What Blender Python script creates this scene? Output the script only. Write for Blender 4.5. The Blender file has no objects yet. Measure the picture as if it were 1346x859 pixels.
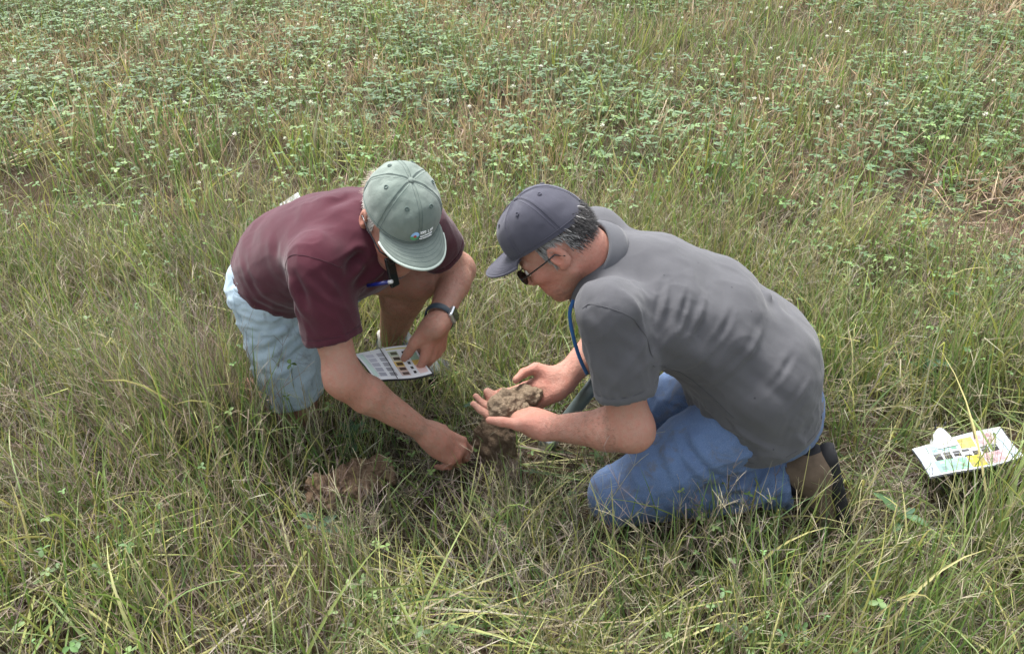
import bpy, math, random
import numpy as np
from mathutils import Vector, Matrix

random.seed(7)
rng = np.random.default_rng(11)
R = math.radians
scene = bpy.context.scene
col = scene.collection

# ------------------------------------------------------------------ camera
PITCH, HEIGHT, FOCAL = 33.0, 1.6, 1166.0          # FOCAL in pixels of the 1346 px wide photograph
cam_data = bpy.data.cameras.new('camera')
cam_data.sensor_width = 36.0
cam_data.lens = FOCAL / 1346.0 * 36.0
cam_data.clip_start, cam_data.clip_end = 0.02, 2000.0
cam = bpy.data.objects.new('camera', cam_data)
cam.location = (0, 0, HEIGHT)
cam.rotation_euler = (R(90 - PITCH), 0, 0)
col.objects.link(cam)
scene.camera = cam

# ------------------------------------------------------------------ sky, sun, exposure
SUN_EL, SUN_AZ = 64.0, 330.0                       # soft high light through thin cloud, from beyond the two men
world = bpy.data.worlds.new('World')
scene.world = world
world.use_nodes = True
wn = world.node_tree.nodes
wl = world.node_tree.links
wn.clear()
sky = wn.new('ShaderNodeTexSky')
sky.sky_type = 'NISHITA'
sky.sun_disc = False
sky.sun_elevation = R(SUN_EL)
sky.sun_rotation = R(SUN_AZ)
sky.air_density = 1.0
sky.dust_density = 3.0
sky.ozone_density = 0.6
hs = wn.new('ShaderNodeHueSaturation')              # a bright cloud veil: the same sky with most of its blue gone
hs.inputs['Saturation'].default_value = 0.30
bg = wn.new('ShaderNodeBackground')
bg.inputs['Strength'].default_value = 0.12
wo = wn.new('ShaderNodeOutputWorld')
wl.new(sky.outputs[0], hs.inputs['Color'])
wl.new(hs.outputs[0], bg.inputs[0])
wl.new(bg.outputs[0], wo.inputs[0])
sun_data = bpy.data.lights.new('sun', 'SUN')
sun_data.energy = 2.0
sun_data.angle = R(22)
sun_data.color = (1.0, 0.98, 0.95)
sun = bpy.data.objects.new('sun', sun_data)
sd = Vector((math.sin(R(SUN_AZ)) * math.cos(R(SUN_EL)), math.cos(R(SUN_AZ)) * math.cos(R(SUN_EL)), math.sin(R(SUN_EL))))
sun.rotation_euler = sd.to_track_quat('Z', 'Y').to_euler()
sun.location = (0, 0, 20)
col.objects.link(sun)
vs = scene.view_settings
vs.view_transform, vs.look, vs.gamma, vs.exposure = 'Standard', 'None', 1.0, 1.92
vs.use_curve_mapping = False

# ------------------------------------------------------------------ helpers: points, objects
_p = R(PITCH)
CF = np.array([0, math.cos(_p), -math.sin(_p)])
CU = np.array([0, math.sin(_p), math.cos(_p)])


def at(px, py, Y):
    """Measured point of the photograph, taken at ground distance Y in metres."""
    u, v = (px - 673.0) / FOCAL, (py - 429.5) / FOCAL
    d = CF + np.array([u, 0, 0]) - v * CU
    return np.array([0, 0, HEIGHT]) + d * (Y / d[1])


def A(*v):
    return np.array(v, dtype=float)


def unit(v):
    v = np.asarray(v, float)
    return v / np.linalg.norm(v)


def frame(x, z):
    """columns: forward x, left y, up z"""
    x = unit(x)
    y = unit(np.cross(z, x))
    return np.stack([x, y, np.cross(x, y)], 1)


def tag(o, label=None, cat=None, group=None, kind=None):
    for k, v in (('label', label), ('category', cat), ('group', group), ('kind', kind)):
        if v:
            o[k] = v
    return o


def empty(name, loc=(0, 0, 0)):
    o = bpy.data.objects.new(name, None)
    o.location = loc
    o.empty_display_size = 0.05
    col.objects.link(o)
    return o


def mesh_obj(name, verts, faces, mat, parent=None, smooth=True, colors=None, mats=None, link=True, check=True):
    """verts in world space; the parent is an Empty at the thing's base or another mesh object."""
    verts = np.asarray(verts, dtype=np.float32).reshape(-1, 3)
    origin = np.zeros(3)
    if parent is None:
        origin = np.array([(verts[:, 0].min() + verts[:, 0].max()) / 2, (verts[:, 1].min() + verts[:, 1].max()) / 2, verts[:, 2].min()])
    me = bpy.data.meshes.new(name)
    v = verts - origin.astype(np.float32)
    if isinstance(faces, np.ndarray):
        k = faces.shape[1]
        n = len(faces)
        me.vertices.add(len(v))
        me.vertices.foreach_set('co', v.ravel())
        me.loops.add(n * k)
        me.loops.foreach_set('vertex_index', faces.astype(np.int32).ravel())
        me.polygons.add(n)
        me.polygons.foreach_set('loop_start', np.arange(0, n * k, k, dtype=np.int32))
        me.update(calc_edges=True)
        if check:
            me.validate()
    else:
        me.from_pydata(v.tolist(), [], faces)
    if smooth:
        me.polygons.foreach_set('use_smooth', np.ones(len(me.polygons), dtype=bool))
    if colors is not None:
        a = me.color_attributes.new('tone', 'FLOAT_COLOR', 'POINT')
        c = np.ones((len(v), 4), dtype=np.float32)
        c[:, :3] = colors
        a.data.foreach_set('color', c.ravel())
    for m in ([mat] if not isinstance(mat, (list, tuple)) else mat):
        me.materials.append(m)
    o = bpy.data.objects.new(name, me)
    o.location = origin
    if link:
        col.objects.link(o)
    if parent is not None:
        o.parent = parent
        w = world_of(parent)
        o.location = -w
    return o


def world_of(o):
    w = np.zeros(3)
    while o is not None:
        w += np.array(o.location)
        o = o.parent
    return w


class MB:
    """collects shapes for one mesh"""

    def __init__(self):
        self.v, self.f, self.c = [], [], []

    def add(self, verts, faces, color=None):
        n = len(self.v)
        self.v += [tuple(map(float, p)) for p in verts]
        self.f += [tuple(int(i) + n for i in q) for q in faces]
        self.c += [color if color is not None else (1, 1, 1)] * len(verts)
        return self

    def grid(self, pts, closed_u=False, color=None, flip=False):
        """pts[i][j] -> quads"""
        pts = np.asarray(pts, float)
        nu, nv = pts.shape[:2]
        fs = []
        for i in range(nu if closed_u else nu - 1):
            for j in range(nv - 1):
                q = (i * nv + j, ((i + 1) % nu) * nv + j, ((i + 1) % nu) * nv + j + 1, i * nv + j + 1)
                fs.append(q[::-1] if flip else q)
        return self.add(pts.reshape(-1, 3), fs, color)

    def tube(self, pts, rad, n=8, caps=True, color=None, flat=1.0, side=None):
        pts = np.asarray(pts, float)
        rad = np.broadcast_to(np.asarray(rad, float), (len(pts),))
        base = len(self.v)
        rows = []
        prev = None
        for i in range(len(pts)):
            t = unit(pts[min(i + 1, len(pts) - 1)] - pts[max(i - 1, 0)])
            if side is not None:
                a = np.asarray(side, float)
            elif prev is None:
                a = A(0, 0, 1) if abs(t[2]) < .9 else A(1, 0, 0)
            else:
                a = prev
            b = unit(a - t * np.dot(a, t))
            prev = b
            c = np.cross(t, b)
            for k in range(n):
                th = 2 * math.pi * k / n
                rows.append(pts[i] + rad[i] * (math.cos(th) * b + flat * math.sin(th) * c))
        fs = []
        for i in range(len(pts) - 1):
            for k in range(n):
                fs.append((i * n + k, i * n + (k + 1) % n, (i + 1) * n + (k + 1) % n, (i + 1) * n + k))
        if caps:
            fs.append(tuple(range(n))[::-1])
            fs.append(tuple((len(pts) - 1) * n + k for k in range(n)))
        return self.add(rows, fs, color)

    def box(self, c, half, M=None, color=None):
        M = np.eye(3) if M is None else M
        vs_ = [np.asarray(c) + M @ (np.array([x, y, z]) * half) for x in (-1, 1) for y in (-1, 1) for z in (-1, 1)]
        fs = [(0, 1, 3, 2), (4, 6, 7, 5), (0, 4, 5, 1), (2, 3, 7, 6), (0, 2, 6, 4), (1, 5, 7, 3)]
        return self.add(vs_, fs, color)

    def ball(self, c, r, M=None, n=12, m=8, color=None):
        r = np.broadcast_to(np.asarray(r, float), (3,))
        M = np.eye(3) if M is None else M
        pts = []
        for i in range(n):
            row = []
            for j in range(m + 1):
                a, b = 2 * math.pi * i / n, math.pi * (j / m - .5)
                row.append(np.asarray(c) + M @ (r * np.array([math.cos(a) * math.cos(b), math.sin(a) * math.cos(b), math.sin(b)])))
            pts.append(row)
        return self.grid(pts, closed_u=True, color=color)

    def build(self, name, mat, parent=None, smooth=True, **k):
        return mesh_obj(name, self.v, self.f, mat, parent, smooth, colors=np.array(self.c), **k)


# ------------------------------------------------------------------ helpers: solid modelling (distance fields -> one continuous skin)
f32 = np.float32


def rcone(a, b, ra, rb):
    a, b = np.asarray(a, f32), np.asarray(b, f32)
    ab = b - a
    L = float(ab @ ab) + 1e-12

    def f(P):
        t = np.clip(((P - a) @ ab) / L, 0, 1)
        q = P - a - t[:, None] * ab
        return np.sqrt(np.einsum('ij,ij->i', q, q)) - (ra + (rb - ra) * t)
    return f


def ecap(a, b, ra, rb, w, sa, sb=None):
    """capsule whose section is stretched by sa..sb along w"""
    sb = sa if sb is None else sb
    a, b = np.asarray(a, f32), np.asarray(b, f32)
    w = unit(w).astype(f32)
    ab = b - a
    L = float(ab @ ab) + 1e-12

    def f(P):
        t = np.clip(((P - a) @ ab) / L, 0, 1)
        q = P - a - t[:, None] * ab
        s = sa + (sb - sa) * t
        qw = q @ w
        q = q + (qw / s - qw)[:, None] * w
        return (np.sqrt(np.einsum('ij,ij->i', q, q)) - (ra + (rb - ra) * t))
    return f


def ell(c, r, M=None):
    c, r = np.asarray(c, f32), np.asarray(r, f32)
    M = np.eye(3, dtype=f32) if M is None else np.asarray(M, f32)

    def f(P):
        q = (P - c) @ M
        k0 = np.sqrt(np.einsum('ij,ij->i', q / r, q / r)) + 1e-9
        k1 = np.sqrt(np.einsum('ij,ij->i', q / (r * r), q / (r * r))) + 1e-9
        return k0 * (k0 - 1) / k1
    return f


def rbox(c, half, rad, M=None):
    c, half = np.asarray(c, f32), np.asarray(half, f32) - rad
    M = np.eye(3, dtype=f32) if M is None else np.asarray(M, f32)

    def f(P):
        q = np.abs((P - c) @ M) - half
        return np.linalg.norm(np.maximum(q, 0), axis=1) + np.minimum(q.max(1), 0) - rad
    return f


def plane(c, n):
    """negative behind the plane (against n)"""
    c, n = np.asarray(c, f32), unit(n).astype(f32)
    return lambda P: (P - c) @ n


def smin(a, b, k):
    if k <= 0:
        return np.minimum(a, b)
    h = np.clip(.5 + .5 * (b - a) / k, 0, 1)
    return b * (1 - h) + a * h - k * h * (1 - h)


def smax(a, b, k):
    return -smin(-a, -b, k)


class Solid:
    def __init__(self):
        self.ops = []

    def add(self, f, k=.01):
        self.ops.append(('u', f, k))
        return self

    def cut(self, f, k=.004):
        self.ops.append(('s', f, k))
        return self

    def clip(self, f, k=.004):
        self.ops.append(('i', f, k))
        return self

    def __call__(self, P):
        d = None
        for op, f, k in self.ops:
            e = f(P)
            if d is None:
                d = e
            elif op == 'u':
                d = smin(d, e, k)
            elif op == 's':
                d = smax(d, -e, k)
            else:
                d = smax(d, e, k)
        return d


def bounded(f, c, r):
    """evaluates f only inside a ball round c; outside, the distance to that ball stands in"""
    c = np.asarray(c, f32)

    def g(P):
        q = P - c
        out = np.sqrt(np.einsum('ij,ij->i', q, q)) - f32(r) + f32(.02)
        m = out < .045
        if m.any():
            out[m] = f(P[m])
        return out
    return g


def skin_surface(f, lo, hi, h):
    """naive surface nets on a two-level grid"""
    lo, hi = np.asarray(lo, f32), np.asarray(hi, f32)
    K = 4
    H = h * K
    n = np.ceil((hi - lo) / H).astype(int) + 1
    ax = [lo[i] + H * np.arange(n[i], dtype=f32) for i in range(3)]
    G = np.stack(np.meshgrid(*ax, indexing='ij'), -1).reshape(-1, 3)
    D = np.concatenate([f(c) for c in np.array_split(G, max(1, len(G) // 200000))]).reshape(n)
    near = np.abs(D) < H * 1.9
    c = np.zeros(n - 1, bool)
    for a in (0, 1):
        for b in (0, 1):
            for e in (0, 1):
                c |= near[a:n[0] - 1 + a, b:n[1] - 1 + b, e:n[2] - 1 + e]
    vol = D[:-1, :-1, :-1].repeat(K, 0).repeat(K, 1).repeat(K, 2).astype(f32)
    m = c.repeat(K, 0).repeat(K, 1).repeat(K, 2)
    ii = np.argwhere(m)
    vals = np.concatenate([f(lo + q.astype(f32) * f32(h)) for q in np.array_split(ii, max(1, len(ii) // 300000))])
    vol[m] = vals
    s = vol < 0
    N = np.array(vol.shape)
    cnt = np.zeros(N - 1, np.int8)
    for a in (0, 1):
        for b in (0, 1):
            for e in (0, 1):
                cnt += s[a:N[0] - 1 + a, b:N[1] - 1 + b, e:N[2] - 1 + e]
    act = (cnt > 0) & (cnt < 8)
    cells = np.argwhere(act)
    idx = np.full(act.shape, -1, np.int32)
    idx[act] = np.arange(len(cells))
    acc = np.zeros((len(cells), 3), f32)
    num = np.zeros(len(cells), f32)
    corners = [(a, b, e) for a in (0, 1) for b in (0, 1) for e in (0, 1)]
    for p in corners:
        for axn in range(3):
            if p[axn] == 1:
                continue
            q = list(p)
            q[axn] = 1
            va = vol[cells[:, 0] + p[0], cells[:, 1] + p[1], cells[:, 2] + p[2]]
            vb = vol[cells[:, 0] + q[0], cells[:, 1] + q[1], cells[:, 2] + q[2]]
            x = (va < 0) != (vb < 0)
            t = np.where(x, va / np.where(x, va - vb, 1), 0)
            pos = np.tile(np.array(p, f32), (len(cells), 1))
            pos[:, axn] = t
            acc += pos * x[:, None]
            num += x
    verts = lo + (cells + acc / num[:, None]) * f32(h)
    faces = []
    for axn in range(3):
        sl0 = [slice(None)] * 3
        sl1 = [slice(None)] * 3
        sl0[axn] = slice(0, -1)
        sl1[axn] = slice(1, None)
        ch = s[tuple(sl0)] != s[tuple(sl1)]
        e = np.argwhere(ch)
        b_, c_ = (axn + 1) % 3, (axn + 2) % 3
        ok = (e[:, b_] > 0) & (e[:, c_] > 0) & (e[:, b_] < N[b_] - 1) & (e[:, c_] < N[c_] - 1)
        e = e[ok]

        def cell(db, dc):
            q = e.copy()
            q[:, b_] += db
            q[:, c_] += dc
            return idx[q[:, 0], q[:, 1], q[:, 2]]
        quad = np.stack([cell(-1, -1), cell(0, -1), cell(0, 0), cell(-1, 0)], 1)
        inside = s[e[:, 0], e[:, 1], e[:, 2]]
        quad = np.where(inside[:, None], quad, quad[:, ::-1])
        faces.append(quad)
    faces = np.concatenate(faces)
    faces = faces[(faces >= 0).all(1)]
    return verts, faces


def normals_of(v, q):
    n = np.cross(v[q[:, 2]] - v[q[:, 0]], v[q[:, 3]] - v[q[:, 1]])
    idx = q.T.ravel()
    N = np.stack([np.bincount(idx, np.tile(n[:, a], 4), len(v)) for a in range(3)], 1)
    return N / (np.linalg.norm(N, axis=1, keepdims=True) + 1e-12)


def vnoise(P, s, seed=0):
    """smooth value noise in [-1, 1]"""
    P = np.asarray(P, np.float64) * s + seed * 17.31
    i = np.floor(P).astype(np.int64)
    t = P - i
    t = t * t * (3 - 2 * t)

    def h(x, y, z):
        n = (x * 374761393 + y * 668265263 + z * 2147483647 + seed * 144665) & 0x7fffffff
        n = ((n ^ (n >> 13)) * 1274126177) & 0x7fffffff
        n = (n ^ (n >> 16)) & 0xffff
        return n / 32767.5 - 1
    r = 0
    for a in (0, 1):
        for b in (0, 1):
            for c in (0, 1):
                w = (t[:, 0] if a else 1 - t[:, 0]) * (t[:, 1] if b else 1 - t[:, 1]) * (t[:, 2] if c else 1 - t[:, 2])
                r = r + w * h(i[:, 0] + a, i[:, 1] + b, i[:, 2] + c)
    return r


def fbm(P, s, seed=0, o=3):
    r, a = 0, 1
    for k in range(o):
        r = r + a * vnoise(P, s * 2 ** k, seed + k)
        a *= .5
    return r


def ridged(P, s, seed=0):
    """sharp, wandering creases: 1 on a crease, 0 away from it"""
    P = P + np.stack([vnoise(P, s.mean() * .45, seed + 7), vnoise(P, s.mean() * .45, seed + 8), vnoise(P, s.mean() * .45, seed + 9)], 1) * (.55 / s.mean())
    return np.clip(1 - np.abs(vnoise(P * s, 1.0, seed)) * 2.1, 0, 1) ** 1.6


def folds(v, n, along, stretch, freq, amp, seed, weight=1.0):
    """a field of irregular creases running along a direction"""
    a = unit(along)
    b = unit(np.cross(a, (.3, 1, .2)))
    Mx = np.stack([a, b, np.cross(a, b)], 1)
    L = v @ Mx
    r1 = ridged(L, np.array([freq / stretch, freq, freq]), seed)
    r2 = ridged(L + 3.7, np.array([freq * 1.9 / stretch, freq * 1.9, freq * 1.9]), seed + 20)
    return v + n * (amp * weight * (r1 + .38 * r2 - .45))[:, None]


def seg_dist(P, pts, w=(1, 1, 1)):
    """distance to a polyline, and the run 0..1 along it"""
    w = np.asarray(w, float)
    best = np.full(len(P), 1e9)
    run = np.zeros(len(P))
    n = len(pts) - 1
    for i in range(n):
        a, b = np.asarray(pts[i]) * w, np.asarray(pts[i + 1]) * w
        ab = b - a
        t = np.clip(((P * w - a) @ ab) / (ab @ ab + 1e-12), 0, 1)
        d = np.linalg.norm(P * w - a - t[:, None] * ab, axis=1)
        m = d < best
        best[m] = d[m]
        run[m] = ((i + t) / n)[m]
    return best, run


def fold(v, n, pts, amp, width, w=(1, 1, 1)):
    """a soft ridge (amp > 0) or crease (amp < 0) along a polyline, fading at its ends"""
    pw = np.asarray(pts) * np.asarray(w)
    vw = v * np.asarray(w)
    m = ((vw > pw.min(0) - width * 4.2) & (vw < pw.max(0) + width * 4.2)).all(1)
    d, r = seg_dist(v[m], pts, w)
    g = np.exp(-(d / width) ** 2) * np.sin(np.pi * np.clip(r * .9 + .05, 0, 1)) ** .6
    side = np.exp(-((d - width * 2.0) / (width * 1.0)) ** 2) * .45 * np.sin(np.pi * np.clip(r, 0, 1))
    v = v.copy()
    v[m] += n[m] * (amp * (g - side))[:, None]
    return v


# ------------------------------------------------------------------ helpers: materials
def new_mat(name):
    m = bpy.data.materials.new(name)
    m.use_nodes = True
    nt = m.node_tree
    nt.nodes.clear()
    out = nt.nodes.new('ShaderNodeOutputMaterial')
    return m, nt, out


class NT:
    """tiny node-graph helper"""

    def __init__(self, name):
        self.m, self.nt, self.out = new_mat(name)

    def n(self, t, **inp):
        nd = self.nt.nodes.new('ShaderNode' + t)
        for k, v in inp.items():
            k2 = k.replace('_', ' ')
            if k2 in nd.inputs:
                self.set(nd.inputs[k2], v)
            else:
                setattr(nd, k, v)
        return nd

    def set(self, sock, v):
        if hasattr(v, 'is_output') or isinstance(v, bpy.types.NodeSocket):
            self.nt.links.new(v, sock)
        elif isinstance(v, bpy.types.Node):
            self.nt.links.new(v.outputs[0], sock)
        else:
            if sock.type == 'RGBA' and len(v) == 3:
                v = (*v, 1)
            sock.default_value = v

    def obj(self):
        return self.n('TexCoord').outputs['Object']

    def noise(self, scale, detail=4, rough=.55, vec=None, dist=0.0):
        nd = self.n('TexNoise', Scale=scale, Detail=detail, Roughness=rough, Distortion=dist)
        self.set(nd.inputs['Vector'], vec if vec is not None else self.obj())
        return nd.outputs['Fac']

    def ramp(self, fac, stops):
        nd = self.n('ValToRGB')
        el = nd.color_ramp.elements
        while len(el) < len(stops):
            el.new(.5)
        for e, (p, c) in zip(el, stops):
            e.position = p
            e.color = (*c, 1) if len(c) == 3 else c
        self.set(nd.inputs[0], fac)
        return nd.outputs[0]

    def mix(self, fac, a, b, mode='MIX'):
        nd = self.n('MixRGB', blend_type=mode)
        self.set(nd.inputs[0], fac)
        self.set(nd.inputs[1], a)
        self.set(nd.inputs[2], b)
        return nd.outputs[0]

    def math(self, op, a, b=0.0):
        nd = self.n('Math', operation=op)
        self.set(nd.inputs[0], a)
        self.set(nd.inputs[1], b)
        return nd.outputs[0]

    def attr(self, name, kind='GEOMETRY'):
        nd = self.n('Attribute', attribute_name=name, attribute_type=kind)
        return nd

    def bump(self, h, strength=.3, dist=.002, normal=None):
        nd = self.n('Bump', Strength=strength, Distance=dist, Height=h)
        if normal is not None:
            self.set(nd.inputs['Normal'], normal)
        return nd.outputs[0]

    def bsdf(self, color, rough=.8, normal=None, spec=.3, **kw):
        nd = self.n('BsdfPrincipled', Base_Color=color, Roughness=rough)
        nd.inputs['Specular IOR Level'].default_value = spec
        for k, v in kw.items():
            self.set(nd.inputs[k.replace('_', ' ')], v)
        if normal is not None:
            self.set(nd.inputs['Normal'], normal)
        self.nt.links.new(nd.outputs[0], self.out.inputs['Surface'])
        return self.m
# ------------------------------------------------------------------ materials
def skin_mat(name):
    t = NT(name)
    c = t.attr('tone').outputs['Color']
    mott = t.noise(70, 5, .65)
    big = t.noise(18, 3)
    c = t.mix(t.ramp(mott, [(.35, (0, 0, 0)), (.66, (.9, .9, .9))]), c, t.mix(.5, c, (.38, .13, .09), 'MIX'))
    frk = t.ramp(t.noise(190, 3, .5), [(.60, (0, 0, 0)), (.75, (.22, .22, .22))])
    c = t.mix(frk, c, t.mix(1, c, (.62, .50, .44), 'MULTIPLY'))
    c = t.mix(t.math('MULTIPLY', big, .35), c, t.mix(1, c, (.78, .72, .68), 'MULTIPLY'))
    h = t.math('ADD', t.noise(420, 3), t.math('MULTIPLY', t.noise(95, 4, .6), 1.6))
    return t.bsdf(c, .58, t.bump(h, .75, .0020), .30, Subsurface_Weight=.05, Subsurface_Scale=.008, Subsurface_Radius=(1.0, .35, .2))


def cloth_mat(name, color, dark, weave=900, rough=.92, spot=None, bump=.25, sheen=.15):
    t = NT(name)
    o = t.obj()
    n1 = t.noise(9, 4, .6)
    c = t.mix(t.ramp(n1, [(.3, (0, 0, 0)), (.72, (1, 1, 1))]), dark, color)
    fine = t.noise(weave, 2, .6)
    c = t.mix(t.math('MULTIPLY', fine, .35), c, t.mix(1, c, (.72, .72, .72), 'MULTIPLY'))
    if spot:
        vo = t.n('TexVoronoi', Scale=34.0)
        t.set(vo.inputs['Vector'], o)
        near = t.ramp(vo.outputs['Distance'], [(.060, (1, 1, 1)), (.10, (0, 0, 0))])
        keep = t.ramp(t.noise(8.0, 2), [(.50, (0, 0, 0)), (.60, (1, 1, 1))])
        c = t.mix(t.mix(1, near, keep, 'MULTIPLY'), c, spot)
    mid = t.noise(60, 4, .6)
    h = t.math('ADD', t.math('MULTIPLY', fine, .5), t.math('MULTIPLY', mid, 1.0))
    return t.bsdf(c, rough, t.bump(h, bump, .0022), .15, Sheen_Weight=sheen, Sheen_Roughness=.5)


def denim_mat(name, light, dark, fade=4.0, grime=None):
    t = NT(name)
    o = t.obj()
    n1 = t.noise(fade, 5, .62)
    c = t.mix(t.ramp(n1, [(.28, (0, 0, 0)), (.74, (1, 1, 1))]), dark, light)
    mp = t.n('Mapping')
    t.set(mp.inputs['Vector'], o)
    mp.inputs['Scale'].default_value = (900, 900, 220)
    slub = t.noise(1, 3, .7, mp.outputs[0])
    c = t.mix(t.ramp(slub, [(.3, (0, 0, 0)), (.75, (.55, .55, .55))]), c, t.mix(.28, c, (.80, .86, .92)))
    if grime:
        g = t.ramp(t.noise(13, 6, .72, dist=1.2), [(.53, (0, 0, 0)), (.66, (1, 1, 1))])
        c = t.mix(t.mix(1, g, (.55, .55, .55), 'MULTIPLY'), c, grime)
    h = t.math('ADD', t.math('MULTIPLY', slub, .7), t.math('MULTIPLY', t.noise(45, 4, .6), 1.0))
    return t.bsdf(c, .95, t.bump(h, .35, .0025), .1, Sheen_Weight=.1)


def plain_mat(name, color, rough=.6, spec=.4, metal=0.0, var=.25, scale=60, bump=0.15):
    t = NT(name)
    n = t.noise(scale, 4, .6)
    c = t.mix(t.math('MULTIPLY', n, var), color, tuple(x * .55 for x in color))
    return t.bsdf(c, rough, t.bump(n, bump, .001), spec, Metallic=metal)


def tone_mat(name, rough=.7, spec=.3, var=.2, scale=200, bump=.2):
    t = NT(name)
    c = t.attr('tone').outputs['Color']
    n = t.noise(scale, 4, .6)
    c = t.mix(t.math('MULTIPLY', n, var), c, t.mix(1, c, (.5, .5, .5), 'MULTIPLY'))
    return t.bsdf(c, rough, t.bump(n, bump, .001), spec)


def soil_mat(name, a, b, scale=28):
    t = NT(name)
    n = t.noise(scale, 8, .68)
    c = t.mix(t.ramp(n, [(.3, (0, 0, 0)), (.7, (1, 1, 1))]), a, b)
    g = t.noise(240, 5, .7)
    c = t.mix(t.math('MULTIPLY', g, .6), c, t.mix(1, c, (.45, .42, .40), 'MULTIPLY'))
    return t.bsdf(c, .97, t.bump(t.math('ADD', n, g), 1.0, .012), .08)


M = {}
M['skin'] = skin_mat('skin')
M['maroon'] = cloth_mat('maroon_knit', (.064, .0145, .0235), (.050, .0115, .0190), 1100)
M['maroon_in'] = cloth_mat('maroon_knit_collar', (.040, .009, .015), (.032, .007, .013), 1100)
M['grey_knit'] = cloth_mat('grey_knit', (.084, .084, .090), (.070, .070, .076), 1200, spot=(.030, .030, .036))
M['grey_dark'] = cloth_mat('grey_knit_collar', (.082, .084, .092), (.068, .069, .077), 1200)
M['jeans'] = denim_mat('blue_denim', (.058, .118, .250), (.026, .060, .145), 9, grime=(.11, .10, .09))
M['shorts'] = denim_mat('pale_denim', (.36, .46, .52), (.22, .30, .365), 8, grime=(.13, .13, .12))
M['thread'] = plain_mat('seam_thread', (.13, .19, .30), .9, .1)
M['grey_seam'] = cloth_mat('grey_seam', (.060, .060, .066), (.05, .05, .055), 1200)
M['thread_pale'] = plain_mat('pale_seam_thread', (.36, .46, .54), .9, .1)
M['cap_green'] = cloth_mat('washed_green_cotton', (.215, .250, .218), (.115, .145, .126), 700, bump=.6)
M['cap_green_seam'] = cloth_mat('washed_green_seam', (.095, .130, .115), (.07, .10, .09), 700)
M['cap_green_edge'] = cloth_mat('frayed_green_edge', (.47, .53, .47), (.36, .43, .38), 700)
M['cap_grey'] = cloth_mat('slate_twill', (.062, .062, .080), (.050, .050, .066), 900)
M['cap_grey_seam'] = cloth_mat('slate_seam', (.050, .050, .070), (.043, .043, .06), 900)
M['dark_plastic'] = plain_mat('dark_plastic', (.012, .012, .014), .25, .5)
M['lens'] = plain_mat('dark_lens', (.014, .018, .016), .06, .6, var=0, bump=0)
M['leather'] = plain_mat('brown_leather', (.12, .06, .035), .6)
M['hair'] = tone_mat('hair', .6, .35, .2, 500, 0)
M['eye'] = tone_mat('eye', .15, .5, 0, 50, 0)
M['shoe'] = plain_mat('tan_suede', (.17, .125, .088), .9, .2, var=1.3, scale=38, bump=.7)
M['shoe_grey'] = plain_mat('grey_mesh_shoe', (.13, .145, .15), .85, .2, var=.6, scale=90, bump=.4)
M['rubber'] = plain_mat('black_rubber', (.016, .016, .018), .75, .3, var=.5, bump=.4)
M['sock'] = plain_mat('ribbed_sock', (.55, .54, .50), .95, .1, var=.4, scale=160, bump=.4)
M['sock_dark'] = plain_mat('dark_sock', (.02, .02, .026), .95, .1)
M['watch_band'] = plain_mat('watch_band', (.018, .032, .045), .55, .4, var=.2)
M['steel'] = plain_mat('brushed_steel', (.50, .52, .54), .35, .5, .9, var=.3)
M['tone'] = tone_mat('tinted_paper', .55, .35, .06, 300, .03)
M['blue_strap'] = cloth_mat('blue_webbing', (.028, .095, .235), (.02, .07, .18), 900)
M['belt'] = plain_mat('dark_belt', (.035, .032, .03), .6, .3)
M['tube'] = plain_mat('grey_green_tube', (.115, .145, .145), .42, .45, .25, var=.6, scale=35, bump=.2)
M['white_band'] = plain_mat('white_band', (.60, .61, .61), .5, .4, var=.15)
M['soil_light'] = soil_mat('light_subsoil', (.43, .335, .235), (.27, .20, .135), 40)
M['soil_dark'] = soil_mat('dark_topsoil', (.30, .22, .15), (.14, .10, .070), 40)
M['soil_mound'] = soil_mat('loose_soil', (.36, .25, .165), (.20, .135, .09), 45)
# ------------------------------------------------------------------ the field
t = NT('field_soil')
n1 = t.noise(3.0, 8, .65)
n2 = t.noise(40.0, 6, .7)
c = t.mix(t.ramp(n1, [(.3, (0, 0, 0)), (.7, (1, 1, 1))]), (.045, .032, .021), (.080, .057, .037))
c = t.mix(t.math('MULTIPLY', n2, .6), c, (.040, .030, .020))
M['ground'] = t.bsdf(c, .98, t.bump(t.math('ADD', n1, n2), .8, .02), .05)


def ground_z(x, y):
    P = np.stack([np.asarray(x, float), np.asarray(y, float), np.zeros_like(np.asarray(x, float))], -1).reshape(-1, 3)
    z = fbm(P, .9, 77, 3) * .018
    near = np.exp(-(((P[:, 0] - .05) / 1.0) ** 2 + ((P[:, 1] - 1.8) / .7) ** 2))
    return z * (1 - near) - .004


gx = np.concatenate([-np.geomspace(400, 6, 14)[:-1], np.linspace(-6, 6, 97), np.geomspace(6, 400, 14)[1:]])
gy = np.concatenate([-np.geomspace(400, 2, 12)[:-1], np.linspace(-2, 14, 129), np.geomspace(14, 900, 16)[1:]])
GX, GY = np.meshgrid(gx, gy, indexing='ij')
GZ = ground_z(GX.ravel(), GY.ravel()).reshape(GX.shape)
hole = np.exp(-(((GX - .02) / .07) ** 2 + ((GY - 1.83) / .06) ** 2))
gmb = MB().grid(np.stack([GX, GY, GZ], -1), flip=False)
tag(gmb.build('ground', M['ground']), kind='structure')

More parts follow.
